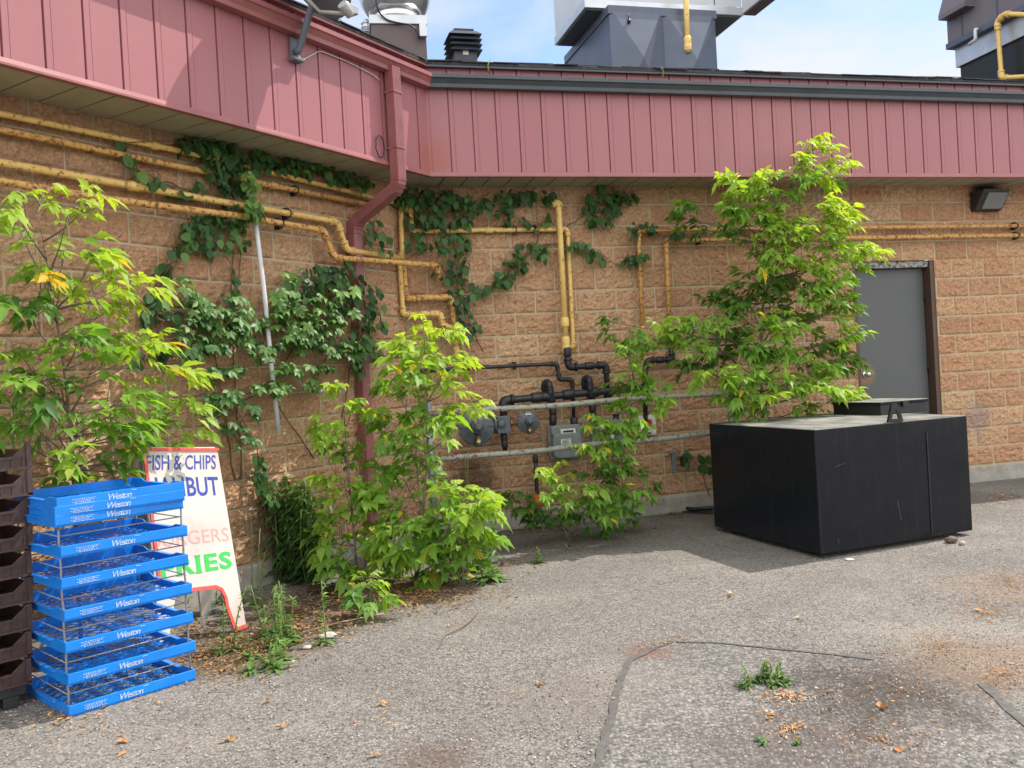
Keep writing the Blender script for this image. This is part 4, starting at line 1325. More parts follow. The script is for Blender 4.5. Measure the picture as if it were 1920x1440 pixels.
# lifting lug: triangular plate with an eye
lg = onG(1680, 791, TH_)
lo = [(-0.065, 0), (0.065, 0), (0.030, 0.115), (0.018, 0.132), (-0.018, 0.132), (-0.030, 0.115)]
li = [(-0.034, 0.022), (0.034, 0.022), (0.012, 0.088), (-0.012, 0.088)]
mbl = MB()
seg = [((-0.065, 0), (0.065, 0), (0.034, 0.022), (-0.034, 0.022)), ((0.065, 0), (0.030, 0.115), (0.012, 0.088), (0.034, 0.022)), ((0.030, 0.115), (0.018, 0.132), (-0.018, 0.132), (-0.030, 0.115), (-0.012, 0.088), (0.012, 0.088)), ((-0.030, 0.115), (-0.065, 0), (-0.034, 0.022), (-0.012, 0.088))]
lug_u = (Vector((1, 0.25, 0))).normalized(); lug_w = Vector((-lug_u.y, lug_u.x, 0))
for sgm in seg: mbl.prism(list(sgm), lg, lug_u, ZU, lug_w * 0.022)
mbl.build('lifting_lug', M['tank_trim'], TK)

# stones and scraps round the tank
def stone(name, label, p, r, mat, seed, cat='stone', flat=.6):
    rr = random.Random(seed)
    n1, n2_ = 9, 6
    mb = MB(); vs = []
    for i in range(n2_):
        ph = pi * (i + .5) / n2_
        for k in range(n1):
            a = 2 * pi * k / n1
            q_ = r * (0.75 + 0.5 * rr.random())
            vs.append(p + Vector((cos(a) * sin(ph) * q_, sin(a) * sin(ph) * q_ * .8, max(0.0, r * flat * (.9 + cos(ph)) * (.8 + .3 * rr.random())))))
    fs = [(i * n1 + k, i * n1 + (k + 1) % n1, (i + 1) * n1 + (k + 1) % n1, (i + 1) * n1 + k)[::-1] for i in range(n2_ - 1) for k in range(n1)] + [tuple(range(n1)), tuple((n2_ - 1) * n1 + k for k in range(n1))[::-1]]
    return tag(mb.add(vs, fs, True).build(name, mat), label, cat)


stone('stone', 'brown stone lying at the foot of the black tank', onG(1784, 1018), 0.045, paint('brown_stone', (0.15, 0.11, 0.085, 1), 0.9, var=.3, scale=40), 3)
stone('stone', 'small pale stone beside the brown one at the tank foot', onG(1804, 1022), 0.026, M['stone'], 5)
stone('stone', 'white chip of stone in front of the near tank corner', onG(1592, 1051), 0.030, paint('white_stone', (0.6, 0.6, 0.58, 1), 0.8), 8, flat=.25)
stone('stone', 'pale flat stone in the litter by the weed clump left of the saplings', onG(612, 1196), 0.055, M['stone'], 9, flat=.3)
stone('stone', 'smaller pale stone on the litter, left of the flat stone', onG(575, 1216), 0.030, M['stone'], 10, flat=.3)
rbm = MB()
rp0 = [onG(x, y, z) for x, y, z in ((1268, 945, .02), (1292, 953, .012), (1336, 950, .014), (1338, 962, .012), (1290, 961, .010), (1275, 958, .010))]
rbm.add([p for p in rp0] + [Vector((p.x, p.y, 0.001)) for p in rp0], [(0, 5, 4, 3, 2, 1)] + [(i, (i + 1) % 6, 6 + (i + 1) % 6, 6 + i) for i in range(6)])
rbm.tube(fillet([onG(1270, 944, .03), onG(1282, 952, .035), onG(1300, 955, .03), onG(1338, 951, .03)], .05), 0.018, 8)
tag(rbm.build('rubber_scrap', M['rubber']), 'black scrap of rubber hose on the ground left of the tank', 'rubber scrap')
tag(MB().lathe([(0.045, 0), (0.05, .05), (0.045, .10), (0.02, .12)], onR(1008, 950, .15), ZU, 14).build('pipe_cap', M['orange'], bevel=0.004), 'small orange pipe cap half hidden in leaves at the foot of the wall', 'cap')

# ================================================================== SIGN, TRAYS, CRATES
_dg_cache = {}


def text_geo(body, shear=0.0, bold=0.0, spacing=1.0):
    key = (body, shear, bold, spacing)
    if key in _dg_cache: return _dg_cache[key]
    cu_ = bpy.data.curves.new('lettering_source', 'FONT')
    cu_.body = body; cu_.size = 1; cu_.shear = shear; cu_.offset = bold; cu_.space_character = spacing; cu_.resolution_u = 3
    ob = bpy.data.objects.new('lettering_source', cu_)
    COL.objects.link(ob)
    dg = bpy.context.evaluated_depsgraph_get()
    me = bpy.data.meshes.new_from_object(ob.evaluated_get(dg))
    vs = [(v.co.x, v.co.y) for v in me.vertices]; fs = [tuple(p.vertices) for p in me.polygons]
    bpy.data.objects.remove(ob); bpy.data.curves.remove(cu_); bpy.data.meshes.remove(me)
    x0 = min(v[0] for v in vs); x1 = max(v[0] for v in vs); y0 = min(v[1] for v in vs); y1 = max(v[1] for v in vs)
    _dg_cache[key] = ([((a - x0) / (x1 - x0), (b - y0) / (y1 - y0)) for a, b in vs], fs)
    return _dg_cache[key]


def put_text(mb, body, o, u, v, n, **kw):
    """lettering stretched over the parallelogram o,u,v standing 1 mm off along n"""
    vs, fs = text_geo(body, **kw)
    P = [o + u * a + v * b + n * 0.0012 for a, b in vs]
    if u.cross(v).dot(n) < 0: fs = [f[::-1] for f in fs]
    return mb.add(P, fs)


# A-frame sign
foot = onG(455, 1184)
lean = (ZU * 0.955 - NL * 0.235).normalized()
sn = DL.cross(lean).normalized()
if sn.dot(NL) < 0: sn = -sn
def onSign(px, py): 
    p = hit(px, py, foot, sn) - foot
    return (p.dot(DL), p.dot(lean))
def S2(px, py): 
    a, b = onSign(px, py); return foot + DL * a + lean * b
SG = thing('sandwich_board', 'weathered white fish and chips sandwich board with red edging, behind the blue trays', 'sign', Vector((foot.x, foot.y, 0)))
arch = [(365, 1103), (404, 1098), (416, 1103), (424, 1118), (428, 1140), (440, 1185)]
outl = [(462, 1172), (408, 842), (402, 838), (274, 838), (268, 846), (296, 1160), (300, 1205), (318, 1204), (322, 1165), (330, 1122), (342, 1108)] + arch
o2 = [onSign(*q_) for q_ in outl]
MB().prism(o2, foot, DL, lean, -sn * 0.022).build('front_panel', M['sign'], SG, bevel=0.005)
# rear panel of the A, hinged at the top
topc = S2(335, 840) - sn * 0.03
hgt = (topc.z) * 1.0
rl = (ZU * 0.955 + NL * 0.235).normalized() * -1
rl = Vector((rl.x - 0, rl.y - 0, rl.z)); rl = (-ZU * 0.955 - NL * 0.20).normalized()
tu0 = onSign(270, 842)[0]; tu1 = onSign(406, 842)[0]
bo = foot + DL * 0 + lean * onSign(335, 840)[1] - sn * 0.034
Lr = hgt / 0.97
MB().prism([(tu0 - .02, -.01), (tu1 + .02, -.01), (tu1 + .10, -Lr), (tu1 + .03, -Lr), (tu1 - .02, -Lr * .78), (tu0 + .02, -Lr * .78), (tu0 - .05, -Lr), (tu0 - .10, -Lr)], bo, DL, -rl, sn * -0.018).build('rear_panel', M['sign'], SG)


def strip2(pts, w, nrm_off=0.004):
    mb = MB()
    P = [S2(*q_) + sn * nrm_off for q_ in pts]
    for a, b in zip(P, P[1:]):
        d = (b - a).normalized(); sd_ = sn.cross(d)
        mb.box((a + b) / 2, (b - a) / 2 + d * .002, sd_ * w / 2, sn * 0.0045)
    return mb


e_ = strip2([(268, 843), (408, 843)], 0.016)
for P_ in ([(270, 850), (298, 1085)], [(298, 1085), (305, 1108), (330, 1116), (342, 1108), (404, 1101), (415, 1106), (422, 1120), (426, 1140), (441, 1182)], [(441, 1181), (461, 1173)]):
    m_ = strip2(P_, 0.020)
    e_.add(m_.v, m_.f)
e_.build('red_edging', M['sign_red'], SG)


def sign_text(body, bl, br, tl_, mat, **kw):
    o = S2(*bl); u = S2(*br) - o; v = S2(*tl_) - o
    mb = MB(); put_text(mb, body, o, u, v, sn, **kw)
    mb.build('lettering', mat, SG)
    return o, u, v


sign_text('FISH & CHIPS', (274, 882), (405, 880), (274, 853), M['sign_blue'], bold=0.012)
sign_text('HALIBUT', (276, 933), (412, 929), (272, 895), M['sign_blue'], bold=0.018)
sign_text('BURGERS', (284, 1027), (430, 1014), (281, 1000), M['sign_pink'])
o, u, v = sign_text('FRIES', (302, 1085), (436, 1065), (298, 1050), M['sign_green'], bold=0.035, spacing=1.12)
sf = MB()           # slab serifs
for (x, y) in ((.03, .04), (.245, .04), (.515, .04), (.515, .96)):
    sf.box(o + u * x + v * y + sn * .0016, u * .042, v * .045, sn * .0008)
sf.build('lettering', M['sign_green'], SG)

# --- bread trays, built once in their own axes and copied up the stack
TW_, TDp = 0.594, 0.585
ta = onG(130, 1347); tb = onG(368, 1275)
tdir = (tb - ta).normalized(); trot = atan2(tdir.y, tdir.x)
TRAY_G = 'blue bread trays stacked by the left wall'
X, Y, Z = Vector((1, 0, 0)), Vector((0, 1, 0)), Vector((0, 0, 1))


def tray_proto():
    o = thing('bread_tray', 'bottom blue bread tray flat on the asphalt with its lattice floor in view', 'bread tray', ta, TRAY_G, trot)
    hF, t = 0.053, 0.008
    w = MB()
    # front and back walls lean in slightly towards the floor and carry a turned rim
    for y0_, sg in ((0.0, 1), (TDp, -1)):
        w.prism([(0.006 * sg, 0.0), (0.0, 0.012), (0.0, hF), (0.010 * sg, hF), (0.010 * sg, 0.0)], Vector((0, y0_, 0)), Y, Z, X * TW_)
    # side walls dip in the middle so the trays interlock
    sidep = [(0.010, 0), (TDp - 0.010, 0), (TDp - 0.010, hF), (TDp - 0.11, hF), (TDp - 0.17, 0.034), (0.17, 0.034), (0.11, hF), (0.010, hF)]
    for x0_ in (0.0, TW_ - t):
        w.prism(sidep, Vector((x0_, 0, 0)), Y, Z, X * t)
        w.box(Vector((x0_ + t / 2, TDp / 2, 0.036)), X * .012, Y * (TDp / 2 - .175), Z * .003)
    w.build('walls', M['tray'], o, local=True, bevel=0.002)
    f = MB()
    step = 0.066
    n = int((TW_ + TDp) / step)
    for k in range(1, n + 1):
        c = k * step
        for mir in (0, 1):
            a = Vector((max(0, c - TDp), min(c, TDp), 0)); b = Vector((min(c, TW_), max(0, c - TW_), 0))
            if mir: a.x = TW_ - a.x; b.x = TW_ - b.x
            d = (b - a)
            if d.length < .03: continue
            sd_ = Vector((-d.y, d.x, 0)).normalized()
            zz = .0045 + .0006 * mir
            f.box((a + b) / 2 + Z * zz, d / 2, sd_ * .0020, Z * .0022)
    f.box(Vector((TW_ / 2, TDp / 2, .0040)), X * TW_ / 2.02, Y * .006, Z * .0028)
    f.box(Vector((TW_ / 2, TDp / 2, .0035)), X * .006, Y * TDp / 2.02, Z * .0027)
    f.build('lattice_floor', M['tray'], o, local=True)
    l = MB()
    put_text(l, 'Weston', Vector((.225, -.0003, .014)), X * .108, Z * .028, -Y, shear=0.32, bold=0.012, spacing=0.84)
    l.build('brand_print', M['lettering'], o, local=True)
    l = MB()
    for k in range(4):        # the small print, too fine to read
        x = .065 + .010 * (k % 2)
        while x < .165 - .012 * (k % 3):
            ww = random.uniform(.004, .011)
            l.box(Vector((x + ww / 2, -.0008, .036 - .0064 * k)), X * ww / 2, Y * .0006, Z * .0014)
            x += ww + .0035
    l.box(Vector((.345, -.0008, .046)), X * .012, Y * .0006, Z * .0012)
    l.build('small_print', M['lettering'], o, local=True)
    return o


TP = tray_proto()
lv = [(.140, 'second blue bread tray from the ground, resting on the lowest wire tier'),
      (.282, 'third blue bread tray from the ground, in the lower half of the rack'),
      (.424, 'fourth blue bread tray from the ground, at the middle of the rack'),
      (.566, 'fifth blue bread tray from the ground, in the upper half of the rack'),
      (.708, 'sixth blue bread tray from the ground, last one below the nested three'),
      (.846, 'lowest of the three blue trays nested at the top of the rack'),
      (.886, 'middle of the three blue trays nested at the top of the rack'),
      (.924, 'topmost blue bread tray of the rack, leaves just above it')]
for k, (z, lb_) in enumerate(lv):
    c = copy_tree(TP)
    j = Vector((random.uniform(-.012, .012), random.uniform(-.010, .010), 0))
    c.location = ta + Vector((j.x * cos(trot) - j.y * sin(trot), j.x * sin(trot) + j.y * cos(trot), z))
    c.rotation_euler = (0, 0, trot + radians(random.uniform(-1.2, 1.2)))
    c['label'] = lb_
RK = thing('wire_rack', 'zinc wire rack holding the blue bread trays apart', 'rack', ta, None, trot)
for (x, y) in ((.012, .035), (TW_ - .012, .035), (.012, TDp - .035), (TW_ - .012, TDp - .035)):
    MB().tube([Vector((x, y - (.03 if y < .3 else -.03) * (1 if k % 2 else .0) * .3,   .01 + .093 * k)) for k in range(10)], 0.0052, 8).build('upright', M['wire'], RK, local=True)
for k in range(6):
    z = .085 + .1415 * k + .01
    for y in (.035, TDp - .035):
        MB().tube([Vector((.012, y, z)), Vector((TW_ - .012, y, z + .002))], 0.0031, 6).build('rung', M['wire'], RK, local=True)
    for x in (.012, TW_ - .012):
        MB().tube([Vector((x, .035, z)), Vector((x, TDp - .035, z))], 0.0031, 6).build('rung', M['wire'], RK, local=True)

# --- brown crates at the left edge
CR_G = 'brown plastic crates stacked at the left edge'
ca = onG(62, 1320)
cW, cD, cH = 0.60, 0.40, 0.1235
co = ca - Vector((cos(trot), sin(trot), 0)) * cW       # front left corner


def crate_proto():
    o = thing('plastic_crate', 'lowest brown plastic crate, standing on the black dolly', 'crate', co + ZU * .10, CR_G, trot)
    w = MB()
    t = .010
    fr = [(0, 0), (cW, 0), (cW, cH - .004), (cW - .022, cH - .004), (cW - .030, cH * .86), (cW - .085, cH * .50), (.085, cH * .50), (.030, cH * .86), (.022, cH - .004), (0, cH - .004)]
    for y0_ in (0.0, cD - t): w.prism(fr, Vector((0, y0_, 0)), X, Z, Y * t)
    sd2 = [(t, 0), (cD - t, 0), (cD - t, cH - .004), (cD - .05, cH - .004), (cD - .06, cH * .72), (.06, cH * .72), (.05, cH - .004), (t, cH - .004)]
    for x0_ in (0.0, cW - t): w.prism(sd2, Vector((x0_, 0, 0)), Y, Z, X * t)
    w.build('walls', M['crate'], o, local=True, bevel=0.002)
    r = MB()
    for k in range(12): r.box(Vector((.035 + .048 * k, -.003, cH * .26)), X * .003, Y * .0029, Z * cH * .22)
    r.box(Vector((cW / 2, -.004, cH * .475)), X * (cW / 2 - .07), Y * .004, Z * .006)
    r.box(Vector((cW / 2, -.004, .007)), X * cW / 2, Y * .004, Z * .006)
    r.box(Vector((cW - .011, -.004, cH * .5)), X * .011, Y * .004, Z * cH * .46)
    r.box(Vector((.011, -.004, cH * .5)), X * .011, Y * .004, Z * cH * .46)
    r.build('ribs', M['crate'], o, local=True)
    f = MB()
    for k in range(9): f.box(Vector((cW / 2, .02 + .045 * k, .006)), X * (cW / 2 - .01), Y * .008, Z * .004)
    for k in range(12): f.box(Vector((.03 + .049 * k, cD / 2, .0055)), X * .007, Y * (cD / 2 - .01), Z * .0038)
    f.build('floor_grid', M['crate'], o, local=True)
    return o


CP = crate_proto()
names = ['second brown crate from the dolly', 'third brown crate from the dolly', 'fourth brown crate from the dolly', 'fifth brown crate from the dolly', 'sixth brown crate from the dolly', 'seventh brown crate from the dolly', 'eighth brown crate from the dolly, next to the top', 'topmost brown crate of the stack, under the sapling leaves']
for k, nm in enumerate(names[:8]):
    c = copy_tree(CP)
    c.location = co + ZU * (.10 + (cH + .001) * (k + 1)) + Vector((random.uniform(-.005, .005), random.uniform(-.005, .005), 0)) + Vector((cos(trot), sin(trot), 0)) * .008 * (k + 1)
    c.rotation_euler = (0, 0, trot + radians(random.uniform(-1, 1)))
    c['label'] = nm + (' in the stack at the left edge' if k < 6 else '')
DLY = thing('dolly', 'black plastic dolly under the stack of brown crates', 'dolly', co, None, trot)
MB().box(Vector((cW / 2 - .01, cD / 2, .075)), X * (cW / 2 - .01), Y * (cD / 2 - .01), Z * .022).build('deck', M['dolly'], DLY, local=True, bevel=.006)
for (x, y) in ((cW - .085, .04), (.06, .04), (cW - .085, cD - .05), (.06, cD - .05)):
    MB().box(Vector((x, y, .027)), X * .035, Y * .025, Z * .0265).build('foot', M['dolly'], DLY, local=True, bevel=.005)

# ================================================================== PLANTS
def tmpl(ts, hw):
    """leaf outline: list of (t, side, isedge) and faces"""
    pts = [(ts[0], 0.0)]
    for t, h in zip(ts[1:-1], hw[1:-1]): pts += [(t, -h), (t, 0.0), (t, h)]
    pts.append((ts[-1], 0.0))
    k = len(ts) - 2
    f = [(0, 2, 1), (0, 3, 2)]
    for i in range(k - 1):
        a = 1 + 3 * i; b = a + 3
        f += [(a, a + 1, b + 1, b), (a + 1, a + 2, b + 2, b + 1)]
    a = 1 + 3 * (k - 1); e = len(pts) - 1
    f += [(a, a + 1, e), (a + 1, a + 2, e)]
    return np.array(pts), f


T_ELDER = tmpl([0, .16, .36, .44, .62, .70, 1.0], [0, .36, .50, .36, .38, .22, 0])
T_OVATE = tmpl([0, .05, .22, .5, .8, 1.0], [0, .28, .46, .50, .32, 0])
T_LANCE = tmpl([0, .25, .6, 1.0], [0, .5, .40, 0])
T_CREEP = tmpl([0, .3, .6, 1.0], [0, .36, .5, 0])


class Leaves:
    def __init__(s): s.v = []; s.f = []; s.t = []; s.n = 0

    def add(s, T, P, D, Nn, Ln, Wd, droop, tone, fold=0.25):
        """vectorised: N leaves from arrays of base, direction, normal, length, width, droop, tone"""
        P = np.asarray(P, float); D = np.asarray(D, float); Nn = np.asarray(Nn, float)
        Ln = np.asarray(Ln, float); Wd = np.asarray(Wd, float); droop = np.asarray(droop, float); tone = np.asarray(tone, float)
        D = D / np.maximum(np.linalg.norm(D, axis=1, keepdims=True), 1e-6)
        S = np.cross(D, Nn); ln = np.linalg.norm(S, axis=1, keepdims=True)
        S = np.where(ln > 1e-4, S / np.maximum(ln, 1e-4), np.array([[1., 0, 0]]))
        N2 = np.cross(S, D)
        pts, fs = T
        k = len(pts); n = len(P)
        t = pts[:, 0][None, :, None]; w = pts[:, 1][None, :, None]
        V = P[:, None, :] + D[:, None, :] * t * Ln[:, None, None] + S[:, None, :] * w * Wd[:, None, None] + N2[:, None, :] * np.abs(w) * fold * Wd[:, None, None]
        V[:, :, 2] -= (droop[:, None] * Ln[:, None]) * (pts[:, 0][None, :] ** 2)
        s.v.append(V.reshape(-1, 3))
        s.t.append(np.repeat(tone, k))
        for i in range(n):
            o = s.n + i * k
            s.f += [tuple(o + j for j in f) for f in fs]
        s.n += n * k

    def build(s, name, mat, parent=None, loc=None):
        V = np.concatenate(s.v); t = np.concatenate(s.t).astype(np.float32)
        V[:, 2] = np.maximum(V[:, 2], 0.004)
        org = WL[parent.name] if parent is not None else Vector(loc)
        me = bpy.data.meshes.new(name)
        me.from_pydata((V - np.array(org)).tolist(), [], s.f)
        me.polygons.foreach_set('use_smooth', np.ones(len(s.f), bool))
        at = me.attributes.new('tone', 'FLOAT', 'POINT'); at.data.foreach_set('value', np.clip(t, 0, 1))
        me.materials.append(mat)
        o = bpy.data.objects.new(name, me)
        COL.objects.link(o)
        if parent is not None: o.parent = parent
        else: o.location = org
        WL[o.name] = org
        return o


def unit(a): return a / np.maximum(np.linalg.norm(a, axis=-1, keepdims=True), 1e-6)


def compound(lv, P, out, size, tone, pairs=2, wr=0.48, yellow=0.012):
    """pinnate box-elder leaves: N bases P, outward directions out"""
    n = len(P)
    up = np.array([0, 0, 1.0]) + rng.normal(0, .25, (n, 3))
    rd = unit(out + rng.normal(0, .22, (n, 3)))
    sd_ = unit(np.cross(rd, up)); up2 = np.cross(sd_, rd)
    Rl = size * rng.uniform(.55, 1.18, n)
    ended = P + rd * Rl[:, None]; ended[:, 2] -= Rl * .12

    def put(pos, d, L_):
        d = unit(d)
        d[:, 2] -= rng.uniform(.15, .75, n)
        d = unit(d)
        nn = unit(up2 + rng.normal(0, .30, (n, 3)))
        tn_ = np.clip(tone + rng.normal(0, .08, n), 0, .955)
        tn_ = np.where((rng.random(n) < yellow) | (tone > .97), .99, tn_)
        lv.add(T_ELDER, pos, d, nn, L_, L_ * wr * rng.uniform(.85, 1.15, n), rng.uniform(.10, .40, n), tn_, 0.30)
    put(ended, rd.copy(), Rl * rng.uniform(.62, .80, n))
    for j in range(pairs):
        fr = 1.0 - .02 - .36 * j
        for sg in (-1, 1):
            a = radians(52) + rng.normal(0, .15, n)
            d = rd * np.cos(a)[:, None] + sd_ * (sg * np.sin(a))[:, None]
            pos = P + rd * (Rl * fr)[:, None]; pos[:, 2] -= Rl * .12 * fr * fr
            put(pos, d, Rl * rng.uniform(.52, .70, n))
    return ended


SAP_G = 'self-sown saplings along the wall'


def sapling(name, label, cat, fn, trunk, r0, blobs, size, spread, dens=1.0, group=SAP_G, pairs=2, wr=0.48, twigs=.6, tmat='bark', yellow=.012, nbias=0.0, roof=False):
    tp_ = [fn(*q_) for q_ in trunk]
    base = Vector((tp_[0].x, tp_[0].y, 0.0))
    tp_[0] = base.copy()
    o = thing(name, label, cat, base, group)
    path = fillet(tp_, 0.25, 4)
    tb_ = MB().tube(path, [r0 * (1 - .82 * i / (len(path) - 1)) for i in range(len(path))], 8)
    tpn = np.array([tuple(p) for p in path])
    lv_ = Leaves()
    for (cx, cy, rx, ry, cnt, tone) in blobs:  # tone: leaf age plus painted light, sunlit clumps lighter, shaded ones darker
        k = max(1, int(round(cnt * dens + rng.uniform(-.3, .3))))
        nb = nbias + rng.uniform(-spread, spread) * .8
        if roof:        # leaves that catch the sun reach out past the shade of the eave
            ze = fn(cx, cy, .8).z
            edge = 0.60 + .135 * (4.0 - ze) - trunk[-1][2]
            nb = edge + (rng.uniform(.10, .30) if tone >= .5 else -rng.uniform(.15, .40))
        a = rng.uniform(0, 2 * pi, k); r = np.sqrt(rng.uniform(0, 1, k))
        pc_ = fn(cx, cy, trunk[-1][2] + nb)
        P = []
        for i in range(k):
            p = fn(cx + rx * r[i] * cos(a[i]), cy + ry * r[i] * sin(a[i]), trunk[-1][2] + nb + rng.uniform(-.22, .22) * spread)
            P.append(tuple(p))
        P = np.array(P)
        # branch from the trunk to the clump
        zt = max(0.05, pc_.z - .12 - .25 * rng.random())
        i0 = int(np.argmin(np.abs(tpn[:, 2] - zt)))
        t0 = Vector(tpn[i0])
        if (t0 - pc_).length > .06:
            midp = t0.lerp(pc_, .55) + Vector((0, 0, -.04))
            bp_ = fillet([t0, midp, pc_], .3, 5)
            rr = min(r0 * .45, .008)
            tb_.tube(bp_, [rr * (1 - .7 * i / (len(bp_) - 1)) for i in range(len(bp_))], 5)
        else: bp_ = [t0, pc_]
        out = P - np.array([t0.x, t0.y, 0]); out[:, 2] = 0
        out = unit(out) * .75 + rng.normal(0, .35, (k, 3)); out[:, 2] = .12 + rng.normal(0, .18, k)
        out = unit(out)
        # leaf bases sit back from the sampled point so that the blade covers it
        B = P - out * size * .55
        compound(lv_, B, out, np.full(k, size) * rng.uniform(.8, 1.12), np.full(k, tone), pairs, wr, yellow)
        for i in range(k):
            if rng.random() < twigs:
                q0 = bp_[min(len(bp_) - 1, int(len(bp_) * rng.uniform(.45, 1)))]
                b_ = Vector(B[i]); e_2 = Vector(B[i] + out[i] * size)
                tb_.tube([q0, q0.lerp(b_, .6) + Vector((0, 0, .012)), b_, e_2 - ZU * size * .1], [.0022, .002, .0016, .001], 3, caps=False)
    tb_.build('trunk', M[tmat], o)
    lv_.build('foliage', M['leaf'], o)
    return o


fA = lambda x, y, n: onL(x, y, n)
blobsA = [(15, 365, 30, 22, 3, .82), (80, 352, 45, 12, 4, .92), (130, 388, 35, 25, 4, .85), (175, 368, 28, 12, 4, .95), (30, 415, 35, 35, 5, .72), (125, 468, 45, 20, 5, .78), (180, 478, 30, 15, 4, .86), (60, 520, 40, 30, 6, .45), (40, 570, 45, 40, 6, .35), (112, 530, 45, 18, 5, .72), (195, 530, 50, 18, 5, .92), (250, 522, 30, 8, 3, .94), (190, 572, 45, 20, 5, .78), (238, 552, 26, 16, 3, .9), (20, 640, 30, 20, 3, .7), (150, 622, 40, 20, 5, .5), (210, 632, 35, 20, 5, .72), (70, 660, 28, 12, 3, .7), (180, 665, 36, 16, 4, .65), (265, 650, 50, 16, 5, .8), (300, 640, 26, 12, 3, .85), (320, 690, 40, 12, 4, .88), (368, 705, 24, 10, 3, .94), (55, 706, 50, 13, 5, .62), (110, 712, 36, 20, 5, .4), (20, 745, 36, 18, 4, .35), (85, 762, 36, 20, 5, .35), (15, 800, 28, 13, 3, .5), (60, 792, 36, 13, 4, .5), (160, 790, 36, 26, 5, .6), (230, 757, 40, 22, 6, .68), (262, 722, 28, 16, 4, .75), (300, 772, 46, 26, 6, .68), (355, 752, 36, 16, 4, .8), (378, 772, 18, 12, 2, .9), (230, 812, 40, 26, 6, .55), (300, 832, 36, 26, 5, .5), (370, 815, 22, 13, 3, .8), (215, 852, 32, 22, 4, .5), (20, 842, 26, 12, 3, .86), (130, 842, 40, 16, 5, .82), (115, 880, 36, 22, 5, .62), (228, 886, 26, 16, 3, .6), (300, 870, 22, 14, 2, .55), (86, 518, 6, 5, 1, .99)]
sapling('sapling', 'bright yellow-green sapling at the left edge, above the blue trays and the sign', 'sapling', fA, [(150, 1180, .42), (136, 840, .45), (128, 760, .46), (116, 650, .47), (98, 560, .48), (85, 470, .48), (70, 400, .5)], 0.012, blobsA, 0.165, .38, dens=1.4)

fC = lambda x, y, n: onY(x, y, n)
blobsC = [(792, 598, 14, 14, 2, .95), (803, 626, 40, 20, 4, .94), (742, 636, 28, 10, 3, .9), (850, 622, 24, 12, 3, .94), (790, 660, 46, 20, 6, .75), (840, 668, 36, 16, 4, .82), (878, 680, 16, 10, 2, .95), (762, 692, 46, 16, 5, .62), (850, 712, 26, 20, 4, .86), (800, 722, 40, 20, 6, .66), (742, 732, 32, 16, 4, .5), (868, 766, 30, 14, 4, .93), (896, 756, 16, 8, 2, .95), (790, 772, 46, 20, 6, .55), (832, 792, 22, 20, 4, .6), (722, 792, 26, 16, 4, .55), (760, 812, 36, 20, 5, .5), (702, 782, 18, 12, 2, .5), (790, 852, 32, 26, 5, .5), (755, 890, 36, 26, 5, .48), (800, 912, 22, 30, 4, .5), (735, 930, 36, 22, 5, .52), (722, 982, 36, 22, 5, .55), (772, 972, 36, 26, 6, .56), (740, 1012, 32, 26, 5, .6), (790, 1042, 36, 26, 5, .5), (702, 1050, 26, 22, 4, .72), (750, 1070, 30, 20, 3, .5), (800, 1000, 34, 24, 5, .6), (790, 1085, 30, 16, 4, .5), (830, 950, 28, 22, 4, .66), (735, 1085, 26, 14, 3, .6), (760, 1040, 34, 18, 4, .66)]
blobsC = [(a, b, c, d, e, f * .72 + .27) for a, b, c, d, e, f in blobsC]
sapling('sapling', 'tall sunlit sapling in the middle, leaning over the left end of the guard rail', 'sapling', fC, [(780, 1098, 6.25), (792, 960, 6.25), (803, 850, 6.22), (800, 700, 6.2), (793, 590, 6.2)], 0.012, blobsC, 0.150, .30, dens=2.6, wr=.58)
blobsC2 = [(642, 722, 30, 12, 3, .86), (660, 760, 28, 13, 3, .85), (618, 792, 32, 26, 4, .72), (642, 832, 28, 22, 4, .6), (600, 832, 20, 12, 2, .4), (690, 880, 26, 22, 3, .5), (645, 902, 40, 13, 4, .76), (690, 912, 22, 10, 2, .5), (660, 942, 40, 16, 4, .62), (620, 982, 28, 16, 4, .72), (662, 1002, 36, 16, 4, .72), (690, 1032, 28, 13, 3, .72), (640, 1050, 26, 18, 3, .5), (655, 860, 22, 14, 2, .55), (625, 1030, 26, 16, 3, .62), (665, 1072, 28, 14, 3, .5), (600, 1000, 20, 14, 2, .6)]
blobsC2 = [(a, b, c, d, e, f * .72 + .26) for a, b, c, d, e, f in blobsC2]
sapling('sapling', 'slender sapling in front of the foot of the red downspout', 'sapling', fC, [(672, 1092, 6.2), (660, 960, 6.2), (648, 830, 6.2), (642, 715, 6.2)], 0.009, blobsC2, 0.150, .22, dens=2.8, wr=.6)
blobsC3 = [(882, 922, 36, 16, 4, .87), (900, 942, 22, 12, 3, .86), (852, 932, 22, 13, 3, .82), (872, 972, 36, 22, 5, .72), (832, 1002, 28, 34, 5, .6), (852, 1040, 40, 26, 5, .56), (880, 1052, 26, 20, 3, .6), (820, 1052, 24, 22, 3, .5), (860, 1010, 36, 22, 5, .75), (845, 1078, 32, 12, 3, .55), (905, 1000, 18, 18, 3, .7)]
sapling('sapling', 'low bushy sapling at the edge of the clear asphalt, right of the tall middle one', 'sapling', fC, [(866, 1088, 6.0), (872, 1010, 6.0), (880, 915, 6.0)], 0.008, blobsC3, 0.155, .2, dens=2.8, wr=.58)
blobsC4 = [(680, 1082, 18, 16, 2, .78), (702, 1090, 22, 18, 3, .8), (690, 1120, 28, 26, 4, .48), (668, 1110, 18, 18, 2, .42), (712, 1130, 20, 16, 2, .6)]
sapling('sapling', 'smallest sapling, knee high at the front edge of the leaf litter', 'sapling', fC, [(692, 1165, 5.35), (694, 1120, 5.35), (694, 1075, 5.35)], 0.006, blobsC4, 0.13, .1, dens=2.4, wr=.56)

